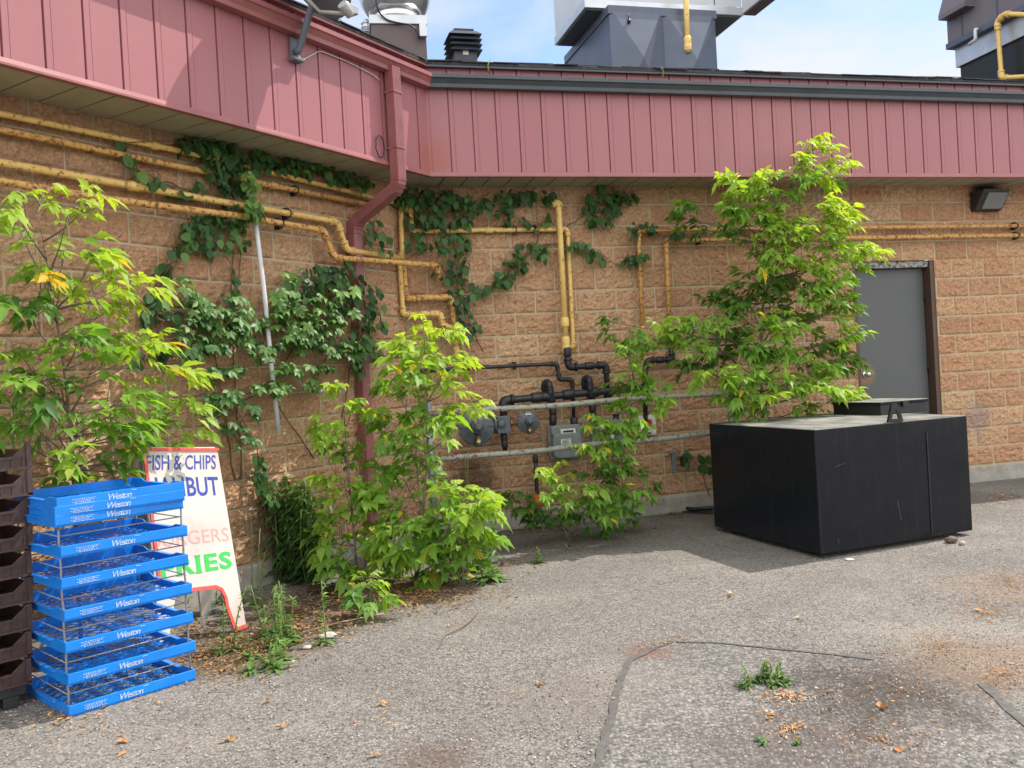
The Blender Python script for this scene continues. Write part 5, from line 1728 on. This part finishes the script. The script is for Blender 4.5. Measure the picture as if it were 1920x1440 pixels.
blobsR = [(1530, 272, 30, 14, 4, .94), (1498, 300, 22, 13, 3, .9), (1570, 300, 26, 10, 3, .92), (1530, 322, 40, 12, 5, .86), (1505, 337, 36, 10, 4, .5), (1560, 342, 18, 10, 3, .4), (1370, 332, 22, 10, 3, .92), (1440, 327, 26, 10, 4, .95), (1402, 352, 44, 14, 6, .8), (1370, 387, 26, 22, 6, .5), (1420, 402, 44, 18, 7, .6), (1382, 430, 22, 18, 4, .35), (1460, 367, 36, 13, 5, .5), (1470, 412, 44, 15, 6, .82), (1552, 382, 26, 13, 4, .9), (1570, 402, 28, 13, 4, .92), (1530, 432, 44, 18, 7, .75), (1480, 452, 40, 18, 7, .7), (1560, 462, 32, 18, 5, .7), (1450, 482, 28, 18, 5, .6), (1510, 492, 40, 18, 7, .76), (1608, 466, 28, 10, 3, .86), (1640, 470, 12, 6, 1, .95), (1600, 495, 22, 10, 2, .78), (1292, 387, 22, 8, 3, .4), (1276, 407, 16, 10, 2, .35), (1310, 425, 20, 12, 2, .28), (1430, 522, 46, 18, 7, .32), (1400, 552, 54, 22, 8, .26), (1350, 557, 32, 16, 5, .28), (1490, 532, 42, 18, 6, .32), (1540, 552, 46, 18, 7, .55), (1588, 562, 22, 13, 3, .6), (1500, 592, 42, 18, 6, .32), (1570, 582, 32, 13, 4, .6), (1480, 612, 36, 13, 5, .7), (1330, 602, 46, 16, 7, .66), (1380, 622, 50, 18, 7, .4), (1300, 622, 46, 18, 6, .5), (1232, 642, 36, 18, 5, .55), (1258, 597, 34, 13, 4, .82), (1142, 602, 28, 16, 2, .35), (1175, 637, 26, 18, 3, .4), (1360, 662, 46, 22, 7, .32), (1430, 652, 46, 18, 7, .45), (1300, 682, 36, 16, 4, .36), (1350, 702, 46, 18, 7, .66), (1420, 702, 40, 18, 6, .6), (1380, 737, 36, 18, 5, .6), (1440, 742, 28, 13, 4, .82), (1540, 642, 40, 18, 6, .32), (1588, 627, 26, 13, 4, .72), (1570, 672, 36, 18, 5, .32), (1520, 692, 36, 16, 5, .4), (1540, 722, 36, 13, 5, .72), (1580, 737, 26, 13, 4, .78), (1510, 762, 28, 12, 3, .5), (1410, 762, 36, 13, 4, .5), (1460, 570, 30, 20, 4, .28), (1450, 600, 40, 20, 5, .55), (1410, 670, 40, 20, 5, .62), (1310, 650, 36, 16, 4, .62), (1380, 580, 34, 16, 4, .3), (1560, 520, 34, 16, 4, .6), (1540, 690, 30, 16, 4, .58), (1480, 660, 30, 18, 4, .5), (1480, 720, 30, 16, 4, .6), (1450, 430, 30, 16, 4, .62), (1410, 460, 24, 16, 3, .4)]
fR = lambda x, y, n: onR(x, y, n)
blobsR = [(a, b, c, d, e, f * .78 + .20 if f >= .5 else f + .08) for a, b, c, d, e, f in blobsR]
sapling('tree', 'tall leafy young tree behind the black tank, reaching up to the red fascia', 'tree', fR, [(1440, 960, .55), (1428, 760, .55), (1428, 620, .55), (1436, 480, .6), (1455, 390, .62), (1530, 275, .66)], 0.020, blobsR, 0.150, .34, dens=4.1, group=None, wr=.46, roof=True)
blobsM = [(1120, 950, 44, 18, 4, .55), (1160, 940, 30, 16, 3, .52), (1180, 655, 22, 16, 3, .6), (1200, 625, 18, 12, 2, .62), (1165, 765, 24, 14, 3, .6), (1200, 792, 26, 14, 3, .6), (1140, 830, 26, 16, 3, .6), (1150, 800, 24, 16, 3, .62), (1188, 692, 36, 18, 4, .62), (1165, 722, 28, 13, 3, .4), (1220, 722, 32, 18, 4, .55), (1190, 752, 32, 13, 4, .62), (1228, 762, 18, 8, 2, .72), (1130, 792, 28, 13, 4, .62), (1160, 817, 28, 18, 4, .6), (1112, 837, 22, 10, 3, .78), (1150, 862, 32, 18, 5, .5), (1130, 882, 32, 18, 5, .35), (1180, 882, 22, 13, 3, .45), (1122, 922, 46, 18, 6, .6), (1180, 922, 36, 13, 4, .55), (1100, 962, 46, 18, 6, .38), (1160, 962, 32, 13, 4, .35), (1130, 985, 36, 12, 3, .4), (1218, 907, 18, 10, 2, .4)]
sapling('sapling', 'thin sapling growing through the guard rail in front of the switch box', 'sapling', fR, [(1140, 985, .55), (1150, 900, .66), (1185, 760, .72), (1188, 650, .74)], 0.009, blobsM, 0.145, .22, dens=3.0, wr=.5, roof=True)
blobsM2 = [(1040, 882, 36, 13, 4, .92), (1062, 912, 50, 18, 6, .72), (990, 937, 40, 16, 5, .32), (960, 927, 18, 10, 2, .28), (1032, 962, 36, 13, 4, .4), (1000, 965, 26, 13, 3, .3), (1085, 935, 26, 14, 3, .6)]
sapling('sapling', 'low spreading sapling at the wall foot below the gas meter', 'sapling', fR, [(1062, 978, .45), (1052, 930, .52), (1042, 880, .55)], 0.007, blobsM2, 0.15, .2, dens=3.6, wr=.5, roof=True)

# --- climbing plants on the walls
VINE_G = 'climbing vines on the walls'


def vine(label, fn, blobs, stems, size, wall_n, dep=(.02, .12), T=T_OVATE, wr=.85, palm=False, dens=1.0, group=VINE_G, dirn=(0, 0, -1)):
    p0 = fn(stems[0][0][0], stems[0][0][1], .03)
    o = thing('vine', label, 'vine', p0, group)
    st = MB()
    for sp in stems:
        pts = []
        P = [fn(x, y, rng.uniform(.02, .05)) for x, y in sp]
        for a, b in zip(P, P[1:]):
            k = 5
            pts += [a.lerp(b, i / k) + Vector(rng.normal(0, .006, 3)) for i in range(k)]
        pts.append(P[-1])
        st.tube(pts, [.006 * (1 - .6 * i / len(pts)) for i in range(len(pts))], 5)
    # woody runners from clump to clump
    for i_, b in enumerate(blobs[1:], 1):
        prev = min(blobs[:i_], key=lambda q_: (q_[0] - b[0]) ** 2 + (q_[1] - b[1]) ** 2)
        d_ = hypot(prev[0] - b[0], prev[1] - b[1])
        if d_ > 140: continue
        for rep in range(2):
            a_ = fn(prev[0] + rng.normal(0, prev[2] * .3), prev[1] + rng.normal(0, prev[3] * .3), rng.uniform(.02, dep[1] * .7))
            c_ = fn(b[0] + rng.normal(0, b[2] * .5), b[1] + rng.normal(0, b[3] * .5), rng.uniform(.02, dep[1] * .8))
            m_2 = a_.lerp(c_, .5) + Vector(rng.normal(0, .03, 3))
            st.tube(fillet([a_, m_2, c_], .2, 4), .0028, 4, caps=False)
    lv_ = Leaves()
    wn = np.array(wall_n); hz_ = np.cross(wn, [0, 0, 1.0])
    for b in blobs:
        cx, cy, rx, ry, cnt, tone = b
        k = max(1, int(cnt * dens * 1.75))
        a = rng.uniform(0, 2 * pi, k); r = np.sqrt(rng.uniform(0, 1, k))
        P = np.array([tuple(fn(cx + rx * r[i] * cos(a[i]), cy + ry * r[i] * sin(a[i]), rng.uniform(*dep))) for i in range(k)])
        if palm:
            ax = unit(wn[None, :] * .6 + np.array([0, 0, .75]) + rng.normal(0, .3, (k, 3)))
            u_ = unit(np.cross(ax, hz_[None, :] + rng.normal(0, .3, (k, 3)))); v_ = np.cross(ax, u_)
            s_ = size * rng.uniform(.7, 1.2, k)
            for j in range(5):
                th = radians(-110 + 55 * j) + rng.normal(0, .1, k)
                d = u_ * np.cos(th)[:, None] + v_ * np.sin(th)[:, None] - ax * .25
                lv_.add(T, P, d, ax, s_ * (1 - .07 * abs(j - 2)), s_ * wr, rng.uniform(.1, .3, k), np.clip(tone + rng.normal(0, .12, k), 0, 1), .22)
        else:
            nn = unit(wn[None, :] * .8 + np.array([0, 0, .55]) + rng.normal(0, .5, (k, 3)))
            d = np.array(dirn, float)[None, :] + hz_[None, :] * rng.normal(0, .6, (k, 1)) + wn[None, :] * rng.uniform(0, .5, (k, 1)) + rng.normal(0, .15, (k, 3))
            s_ = size * rng.uniform(.45, 1.15, k)
            lv_.add(T, P, d, nn, s_, s_ * wr * rng.uniform(.85, 1.1, k), rng.uniform(0, .25, k), np.clip(tone + rng.normal(0, .2, k), 0, 1), .18)
    st.build('stem', M['vine_stem'], o)
    lv_.build('foliage', M['vine'], o)
    return o


vine('dark ivy mat under the left soffit with strands hanging past the yellow pipes', onL,
     [(360, 270, 26, 16, 18, .3), (400, 276, 46, 20, 46, .3), (420, 308, 46, 22, 46, .3), (470, 300, 46, 22, 46, .32), (530, 302, 46, 18, 38, .35), (590, 312, 38, 18, 28, .4), (640, 332, 28, 16, 22, .45), (682, 342, 18, 14, 12, .4), (440, 346, 36, 14, 18, .3), (228, 268, 8, 6, 2, .4), (238, 296, 10, 8, 3, .45), (262, 322, 12, 10, 4, .5), (290, 338, 14, 8, 5, .5), (330, 360, 12, 8, 4, .5), (352, 362, 12, 8, 4, .45), (378, 350, 12, 12, 5, .4), (380, 420, 36, 22, 26, .4), (400, 455, 36, 22, 22, .45), (352, 440, 18, 18, 11, .45), (430, 400, 30, 22, 20, .35), (450, 432, 18, 36, 14, .5), (332, 470, 14, 14, 6, .4), (310, 508, 11, 20, 9, .35), (290, 556, 16, 24, 15, .3), (280, 590, 22, 13, 8, .25), (330, 592, 18, 11, 6, .3), (440, 530, 9, 30, 8, .4), (425, 565, 18, 20, 9, .4), (300, 655, 14, 14, 6, .3), (262, 672, 16, 12, 6, .3)],
     [[(455, 900), (440, 700), (432, 560), (436, 470), (440, 380), (420, 310)], [(450, 640), (446, 540), (452, 440), (470, 320), (590, 315), (680, 345)], [(300, 640), (292, 560), (330, 470), (390, 400), (400, 300)], [(360, 360), (300, 340), (250, 315), (226, 268)]], 0.070, NL, (.02, .13))
vine('bright young vine tip climbing over the top of the white pole', onL, [(468, 326, 8, 8, 8, .95), (468, 348, 12, 16, 12, .85), (474, 385, 16, 22, 18, .75), (478, 402, 14, 12, 8, .7)], [[(480, 420), (476, 380), (466, 325)]], 0.062, NL, (.14, .26))
vine('dense dark ivy wrapped round the red downspout at mid height', onL,
     [(600, 520, 46, 26, 38, .28), (560, 542, 36, 28, 24, .3), (650, 530, 36, 26, 32, .3), (692, 560, 28, 32, 22, .35), (672, 620, 18, 36, 18, .25), (640, 572, 22, 18, 14, .3), (668, 690, 14, 22, 10, .3), (705, 600, 16, 18, 8, .45), (650, 500, 14, 14, 8, .4), (700, 430, 20, 22, 14, .4), (722, 460, 16, 18, 9, .42), (690, 640, 14, 14, 7, .4)],
     [[(680, 960), (672, 800), (668, 640), (650, 530), (690, 440), (720, 380)]], 0.070, NL, (.06, .24))
vine('glossy five-fingered creeper spread across the sunlit left wall and over the white pole', onL,
     [(380, 592, 28, 18, 9, .55), (420, 602, 46, 22, 16, .6), (470, 622, 46, 22, 16, .6), (402, 642, 36, 16, 11, .55), (540, 560, 28, 22, 10, .75), (570, 592, 46, 22, 16, .7), (602, 622, 46, 22, 16, .65), (640, 592, 28, 22, 10, .7), (560, 642, 36, 18, 10, .6), (640, 652, 46, 16, 13, .62), (682, 642, 18, 18, 6, .6), (540, 690, 32, 10, 7, .75), (600, 686, 24, 9, 5, .7), (500, 722, 28, 10, 6, .6), (430, 742, 42, 10, 8, .55), (360, 560, 18, 16, 4, .6), (345, 530, 12, 14, 3, .75), (395, 700, 30, 12, 4, .5), (440, 800, 26, 12, 4, .4), (470, 770, 18, 12, 3, .45), (700, 660, 18, 14, 4, .55), (540, 520, 10, 12, 3, .9), (650, 545, 20, 12, 5, .85), (380, 560, 22, 14, 4, .65), (520, 600, 26, 30, 7, .7), (450, 570, 26, 20, 5, .65), (500, 660, 36, 16, 6, .62), (350, 620, 22, 18, 4, .55), (620, 560, 36, 22, 8, .8), (560, 610, 30, 20, 6, .78), (430, 690, 30, 14, 4, .6), (590, 720, 26, 12, 4, .72), (400, 770, 30, 14, 4, .5), (460, 830, 24, 14, 4, .45), (360, 660, 18, 14, 3, .5), (530, 730, 18, 10, 3, .7)],
     [[(440, 900), (420, 760), (400, 640), (360, 540)], [(590, 860), (500, 730), (560, 640), (620, 590)], [(640, 780), (660, 680), (600, 640), (540, 560)], [(380, 800), (480, 740), (540, 690)], [(430, 610), (520, 620), (640, 650), (700, 660)]], 0.062, NL, (.08, .30), T_CREEP, .52, True, 1.25)
vine('small dark vine climbing beside the foot of the sign', onL, [(486, 868, 14, 22, 12, .4), (490, 905, 14, 20, 12, .4), (505, 935, 16, 18, 10, .4), (476, 890, 10, 14, 5, .4), (520, 900, 10, 14, 4, .45)], [[(500, 1000), (492, 900), (480, 840), (440, 780)]], 0.06, NL, (.05, .2))
vine('large dark ivy spilling down right of the corner over the looped yellow pipe', onR,
     [(742, 370, 13, 18, 8, .25), (782, 366, 36, 18, 26, .25), (830, 372, 46, 18, 30, .28), (880, 382, 38, 16, 24, .3), (800, 402, 46, 22, 28, .35), (850, 416, 36, 18, 18, .4), (790, 450, 36, 18, 18, .35), (850, 456, 36, 18, 20, .38), (862, 490, 18, 18, 10, .3), (840, 506, 26, 18, 12, .28), (862, 542, 22, 28, 16, .35), (870, 582, 18, 28, 13, .32), (888, 612, 16, 18, 8, .32), (832, 622, 18, 13, 7, .3), (722, 640, 14, 10, 4, .2), (690, 655, 16, 10, 4, .2), (745, 655, 16, 8, 4, .25), (918, 385, 10, 8, 3, .4), (895, 545, 14, 8, 5, .38)],
     [[(905, 660), (880, 600), (860, 520), (850, 440), (800, 390), (760, 360)], [(860, 400), (900, 372), (920, 360)], [(870, 560), (905, 545), (930, 530)]], 0.072, NR, (.04, .20))
vine('ivy cluster left of the thick yellow riser with a tail slanting down to the left', onR,
     [(960, 368, 36, 14, 18, .25), (1002, 368, 38, 13, 18, .25), (945, 402, 18, 22, 12, .35), (985, 415, 12, 10, 4, .38), (1012, 425, 10, 10, 4, .38), (1000, 463, 36, 13, 16, .42), (968, 490, 22, 18, 16, .35), (940, 520, 22, 15, 13, .35), (912, 540, 14, 8, 6, .4), (1028, 410, 8, 14, 4, .4), (1020, 480, 12, 8, 3, .38), (1085, 462, 30, 11, 12, .42), (1110, 476, 14, 7, 5, .42), (1130, 485, 8, 5, 2, .4)],
     [[(905, 548), (940, 522), (985, 482), (1010, 450), (1005, 380)], [(1010, 460), (1060, 455), (1110, 478), (1165, 500), (1180, 490)]], 0.075, NR, (.03, .13))
vine('ivy cluster hanging from the soffit right of the thick yellow riser', onR,
     [(1110, 376, 22, 22, 16, .35), (1162, 368, 32, 13, 20, .22), (1150, 390, 22, 13, 11, .28), (1122, 410, 18, 11, 8, .4), (1145, 415, 10, 8, 3, .4), (1125, 350, 10, 8, 4, .45)],
     [[(1062, 425), (1090, 408), (1115, 390), (1160, 365)]], 0.078, NR, (.03, .14))
vine('small ivy tuft on the bend of the upper right yellow pipe', onR, [(1202, 424, 26, 11, 12, .3), (1182, 485, 15, 12, 9, .3), (1204, 480, 9, 9, 4, .32), (1225, 430, 10, 8, 4, .3), (1270, 440, 14, 8, 5, .25)], [[(1180, 495), (1200, 470), (1190, 425), (1240, 432)]], 0.072, NR, (.06, .17))
vine('dark vine leaves low on the wall just left of the tank', onR, [(1300, 858, 26, 13, 10, .25), (1320, 870, 14, 12, 5, .25), (1285, 850, 10, 8, 3, .3)], [[(1330, 930), (1315, 880), (1290, 850)]], 0.085, NR, (.05, .2))

# --- herbs and weeds
def herb(name, label, cat, bases, height, nleaf, ll, lw, mat, tone, group=None, spreadup=.6, flare=.35, seed=1, rosette=0, T=T_LANCE):
    c = sum(bases, Vector((0, 0, 0))) / len(bases)
    c.z = bases[0].z if bases[0].z > .5 else 0
    o = thing(name, label, cat, c, group)
    st = MB(); lv_ = Leaves()
    for b in bases:
        h = height * rng.uniform(.65, 1.08)
        tip = b + Vector((rng.normal(0, flare * .25) * h, rng.normal(0, flare * .25) * h, h))
        mid = b.lerp(tip, .5) + Vector((rng.normal(0, .02), rng.normal(0, .02), 0))
        pts = fillet([b, mid, tip], .2, 4)
        st.tube(pts, [.0040 * (1 - .6 * i / len(pts)) + .0008 for i in range(len(pts))], 5)
        k = nleaf
        t = rng.uniform(.08, 1, k)
        P = np.array([tuple(b.lerp(tip, float(x))) for x in t])
        az = rng.uniform(0, 2 * pi, k)
        d = np.stack([np.cos(az), np.sin(az), np.full(k, spreadup) + rng.normal(0, .25, k)], -1)
        L_ = ll * rng.uniform(.6, 1.15, k) * (1.1 - .45 * t)
        lv_.add(T, P, d, np.tile([0, 0, 1.0], (k, 1)) + rng.normal(0, .25, (k, 3)), L_, L_ * lw, rng.uniform(.15, .6, k), np.clip(tone + .25 * t - .12 + rng.normal(0, .1, k), 0, 1), .25)
        if rosette:
            az = rng.uniform(0, 2 * pi, rosette)
            d = np.stack([np.cos(az), np.sin(az), rng.uniform(.15, .9, rosette)], -1)
            L_ = ll * 1.6 * rng.uniform(.6, 1.1, rosette)
            lv_.add(T_ELDER, np.tile(tuple(b + ZU * .01), (rosette, 1)), d, np.tile([0, 0, 1.0], (rosette, 1)), L_, L_ * max(lw, .26), rng.uniform(.3, .8, rosette), np.clip(tone + rng.normal(0, .12, rosette), 0, 1), .3)
    st.build('stem', M['stem_green'], o)
    lv_.build('foliage', mat, o)
    return o


def around(px, py, n, r):
    p = onG(px, py)
    return [p + Vector((random.gauss(0, r), random.gauss(0, r), 0)) for _ in range(n)]


herb('weed', 'dark bushy clump of narrow willow-like leaves against the left wall', 'weed', around(565, 1088, 36, .085), .72, 95, .13, .24, M['herb'], .62, spreadup=.15, flare=.25)
herb('weed', 'long-leaved goldenrod-like weed at the right side of the sapling clump', 'weed', around(905, 1070, 6, .06), .62, 34, .13, .16, M['herb'], .75, spreadup=.7, flare=.5, rosette=4)
herb('weed', 'weed fanning out low over the asphalt at the right tip of the leaf litter', 'weed', around(912, 1088, 2, .02), .10, 4, .13, .3, M['herb'], .8, flare=.6, rosette=9)
herb('weed', 'feathery pale weed clump with tall flower stalks in front of the sign foot', 'weed', around(503, 1200, 14, .13), .34, 30, .075, .20, M['herb'], .82, rosette=8, flare=.45)
herb('weed', 'broad low weed spreading at the litter edge below the feathery clump', 'weed', around(482, 1250, 6, .08), .12, 10, .07, .25, M['herb'], .8, rosette=12, flare=.6)
herb('weed', 'tall spindly seeding weed stalk standing between the sign and the sapling clump', 'weed', around(487, 1140, 3, .03), .52, 22, .028, .35, M['herb'], .75, flare=.35)
herb('weed', 'tall bare dock stalk rising in front of the lower guard rail', 'weed', [onR(878, 985, .75) * 1.0, onR(884, 985, .75) * 1.0], .62, 44, .022, .5, M['herb'], .9, spreadup=.9, flare=.10)
herb('weed', 'small flat weed with one upright stalk on the asphalt right of the saplings', 'weed', around(998, 1056, 3, .03), .13, 8, .05, .3, M['herb'], .55, rosette=7, flare=.6)
herb('weed', 'two upright blades of a small weed in the wall shade, farther back', 'weed', around(1066, 1030, 2, .02), .12, 4, .11, .18, M['herb'], .55, spreadup=1.8, flare=.3)
herb('weed', 'green weed growing beside orange crumbs on the coarse asphalt patch', 'weed', around(1442, 1285, 9, .045), .09, 16, .038, .35, M['herb'], .72, rosette=12, flare=.5)
herb('weed', 'tiny weed seedling near the bottom edge, below the orange crumbs', 'weed', around(1442, 1395, 2, .012), .025, 4, .025, .4, M['herb'], .65, rosette=5)
herb('weed', 'tiny weed seedling right of the other seedling near the bottom edge', 'weed', around(1500, 1398, 2, .012), .03, 4, .022, .4, M['herb'], .6, rosette=4)
herb('weed', 'pale grass tuft sprouting from the dark gutter near its left end', 'weed', [onR(918, 138, .56) - ZU * .0], .10, 8, .07, .10, M['herb'], .95, spreadup=1.6)
herb('weed', 'pale grass sprig sprouting from the dark gutter below the grey roof duct', 'weed', [onR(1242, 146, .56)], .14, 8, .06, .12, M['herb'], .95, spreadup=1.8)
gw = []
herb('weed', 'low green growth along the wall foot behind the sandwich board', 'weed', around(415, 1140, 8, .12), .12, 8, .05, .25, M['herb'], .5, rosette=5, flare=.5)

# --- leaf litter and straw
def litter(name, spots, kind='stuff'):
    lv_ = Leaves()
    for (px, py, rx, ry, n, tone, ll, lw) in spots:
        P = []
        for _ in range(n):
            a = rng.uniform(0, 2 * pi); r = abs(rng.normal(0, .8))
            P.append(tuple(onG(px + rx * r * cos(a), py + ry * r * sin(a)) + ZU * rng.uniform(.004, .016)))
        P = np.array(P); az = rng.uniform(0, 2 * pi, n)
        d = np.stack([np.cos(az), np.sin(az), rng.normal(.05, .18, n)], -1)
        nn = np.tile([0, 0, 1.0], (n, 1)) + rng.normal(0, .45, (n, 3))
        L_ = ll * rng.uniform(.4, 1.3, n)
        lv_.add(T_LANCE, P, d, nn, L_, L_ * lw * rng.uniform(.6, 1.4, n), rng.uniform(-.2, .3, n), np.clip(tone + rng.normal(0, .18, n), 0, 1), .4)
    o = lv_.build(name, M['litter'], loc=(0, 0, 0))
    o['kind'] = kind
    return o


litter('leaf_litter', [
    (560, 1150, 110, 40, 900, .32, .028, .35), (470, 1220, 80, 40, 900, .42, .026, .32), (690, 1130, 110, 20, 600, .3, .03, .4), (380, 1230, 60, 30, 500, .42, .028, .3), (800, 1110, 90, 22, 600, .5, .026, .25), (1000, 990, 110, 12, 400, .22, .03, .4), (770, 1118, 130, 26, 700, .35, .030, .35), (800, 1125, 90, 14, 300, .55, .026, .3), (640, 1160, 70, 30, 260, .4, .03, .4), (700, 1090, 120, 22, 320, .3, .03, .5),
    (560, 1180, 90, 30, 420, .42, .03, .4), (440, 1200, 80, 30, 420, .45, .028, .3), (420, 1260, 70, 25, 260, .45, .026, .3), (360, 1180, 60, 30, 200, .35, .03, .4), (600, 1110, 60, 20, 200, .3, .03, .5),
    (1010, 985, 110, 18, 300, .25, .03, .4), (1260, 965, 60, 14, 220, .3, .028, .4), (940, 1060, 60, 14, 120, .4, .03, .4),
    (1890, 1090, 70, 46, 320, .52, .032, .12), (1850, 1150, 80, 36, 300, .55, .034, .11), (1760, 1215, 70, 32, 280, .55, .028, .13), (1880, 1265, 60, 26, 180, .62, .034, .10), (1700, 1300, 170, 60, 280, .48, .020, .25), (1650, 1390, 160, 40, 220, .5, .020, .25), (1880, 935, 60, 8, 160, .6, .04, .18),
    (1475, 1308, 42, 11, 240, .84, .016, .5), (1480, 1370, 40, 18, 120, .82, .016, .5), (1450, 1345, 20, 10, 50, .8, .016, .5), (1250, 1205, 40, 10, 80, .7, .014, .5),
    (1000, 1300, 420, 130, 50, .5, .016, .35), (120, 1350, 100, 30, 120, .6, .026, .4), (300, 1320, 160, 40, 60, .6, .02, .4), (700, 1350, 300, 80, 90, .62, .02, .4)])

def chips(name, n):
    mb_v, mb_f = [], []
    for _ in range(n):
        if rng.random() < .7: px, py = rng.uniform(-60, 1980), 900 + 600 * rng.random() ** .6
        else: px, py = rng.normal(1500, 260), rng.uniform(1210, 1480)
        p = onG(px, py)
        if p.y > 8 or p.y < 1.5: continue
        sz = rng.uniform(.0025, .0065)
        a = rng.uniform(0, pi); k = len(mb_v)
        ca_, sa_ = cos(a), sin(a)
        for (ux, uy, uz) in ((-1, -.7, 0), (1, -.6, 0), (.9, .7, 0), (-.8, .8, 0), (-.5, -.4, .9), (.6, -.3, .75), (.4, .5, .85), (-.5, .4, 1)):
            ux *= rng.uniform(.7, 1.2); uy *= rng.uniform(.7, 1.2)
            mb_v.append(p + Vector((ux * ca_ - uy * sa_, ux * sa_ + uy * ca_, uz * .8)) * sz + ZU * .0035)
        mb_f += [tuple(k + i for i in f) for f in ((4, 5, 6, 7), (0, 1, 5, 4), (1, 2, 6, 5), (2, 3, 7, 6), (3, 0, 4, 7))]
    o = MB().add(mb_v, mb_f).build(name, M['chip'], loc=(0, 0, 0))
    o['kind'] = 'stuff'


cmat = N('loose_stone_chip')
cmat.set(Base_Color=cmat.ramp(cmat.noise(45, 2), [(.3, lin(78, 74, 72)), (.5, lin(140, 136, 132)), (.7, lin(186, 180, 172))]), Roughness=.9)
M['chip'] = cmat.m
chips('gravel', 5000)

FL = 'dry leaves scattered on the asphalt'
spots = [(1372, 1118, .9), (1500, 1160, .92), (1838, 1147, .92), (1550, 1300, .6), (715, 1322, .75), (500, 1317, .9), (233, 1391, .8), (236, 1413, .78), (430, 1392, .62), (700, 1418, .72), (1010, 1286, .72), (1690, 1415, .9), (1650, 1330, .85), (530, 1368, .75)]
for k, (x, y, t) in enumerate(spots):
    p = onG(x, y)
    l1_ = Leaves()
    n = 2 if k % 2 else 3
    az = rng.uniform(0, 2 * pi) + np.arange(n) * 1.3
    d = np.stack([np.cos(az), np.sin(az), rng.uniform(.1, .5, n)], -1)
    l1_.add(T_ELDER, np.tile(tuple(p + ZU * .008), (n, 1)), d, np.tile([0, 0, 1.0], (n, 1)) + rng.normal(0, .5, (n, 3)), rng.uniform(.028, .048, n), rng.uniform(.014, .026, n), rng.uniform(-.3, .5, n), np.clip(t + rng.normal(0, .06, n), 0, 1), .5)
    tag(l1_.build('fallen_leaf', M['litter'], loc=p), 'small dry curled leaf lying loose on the asphalt', 'leaf', FL)
tw = [onG(835, 1190, .006), onG(860, 1180, .012), onG(882, 1165, .01), onG(896, 1148, .006)]
tag(MB().tube(fillet([onG(822, 1216, .006)] + tw, .1), [.0035] * len(fillet([0 * ZU] * 0 + [onG(822, 1216, .006)] + tw, .1)), 6).build('twig', M['vine_stem']), 'thin curved dry twig on the asphalt in front of the saplings', 'twig')
tag(MB().tube([onG(566, 1186, .01), onG(640, 1166, .012), onG(720, 1150, .008)], .004, 6).build('twig', paint('straw', (0.42, 0.30, 0.17, 1), .8)), 'straight straw-coloured stalk lying along the litter edge', 'twig')
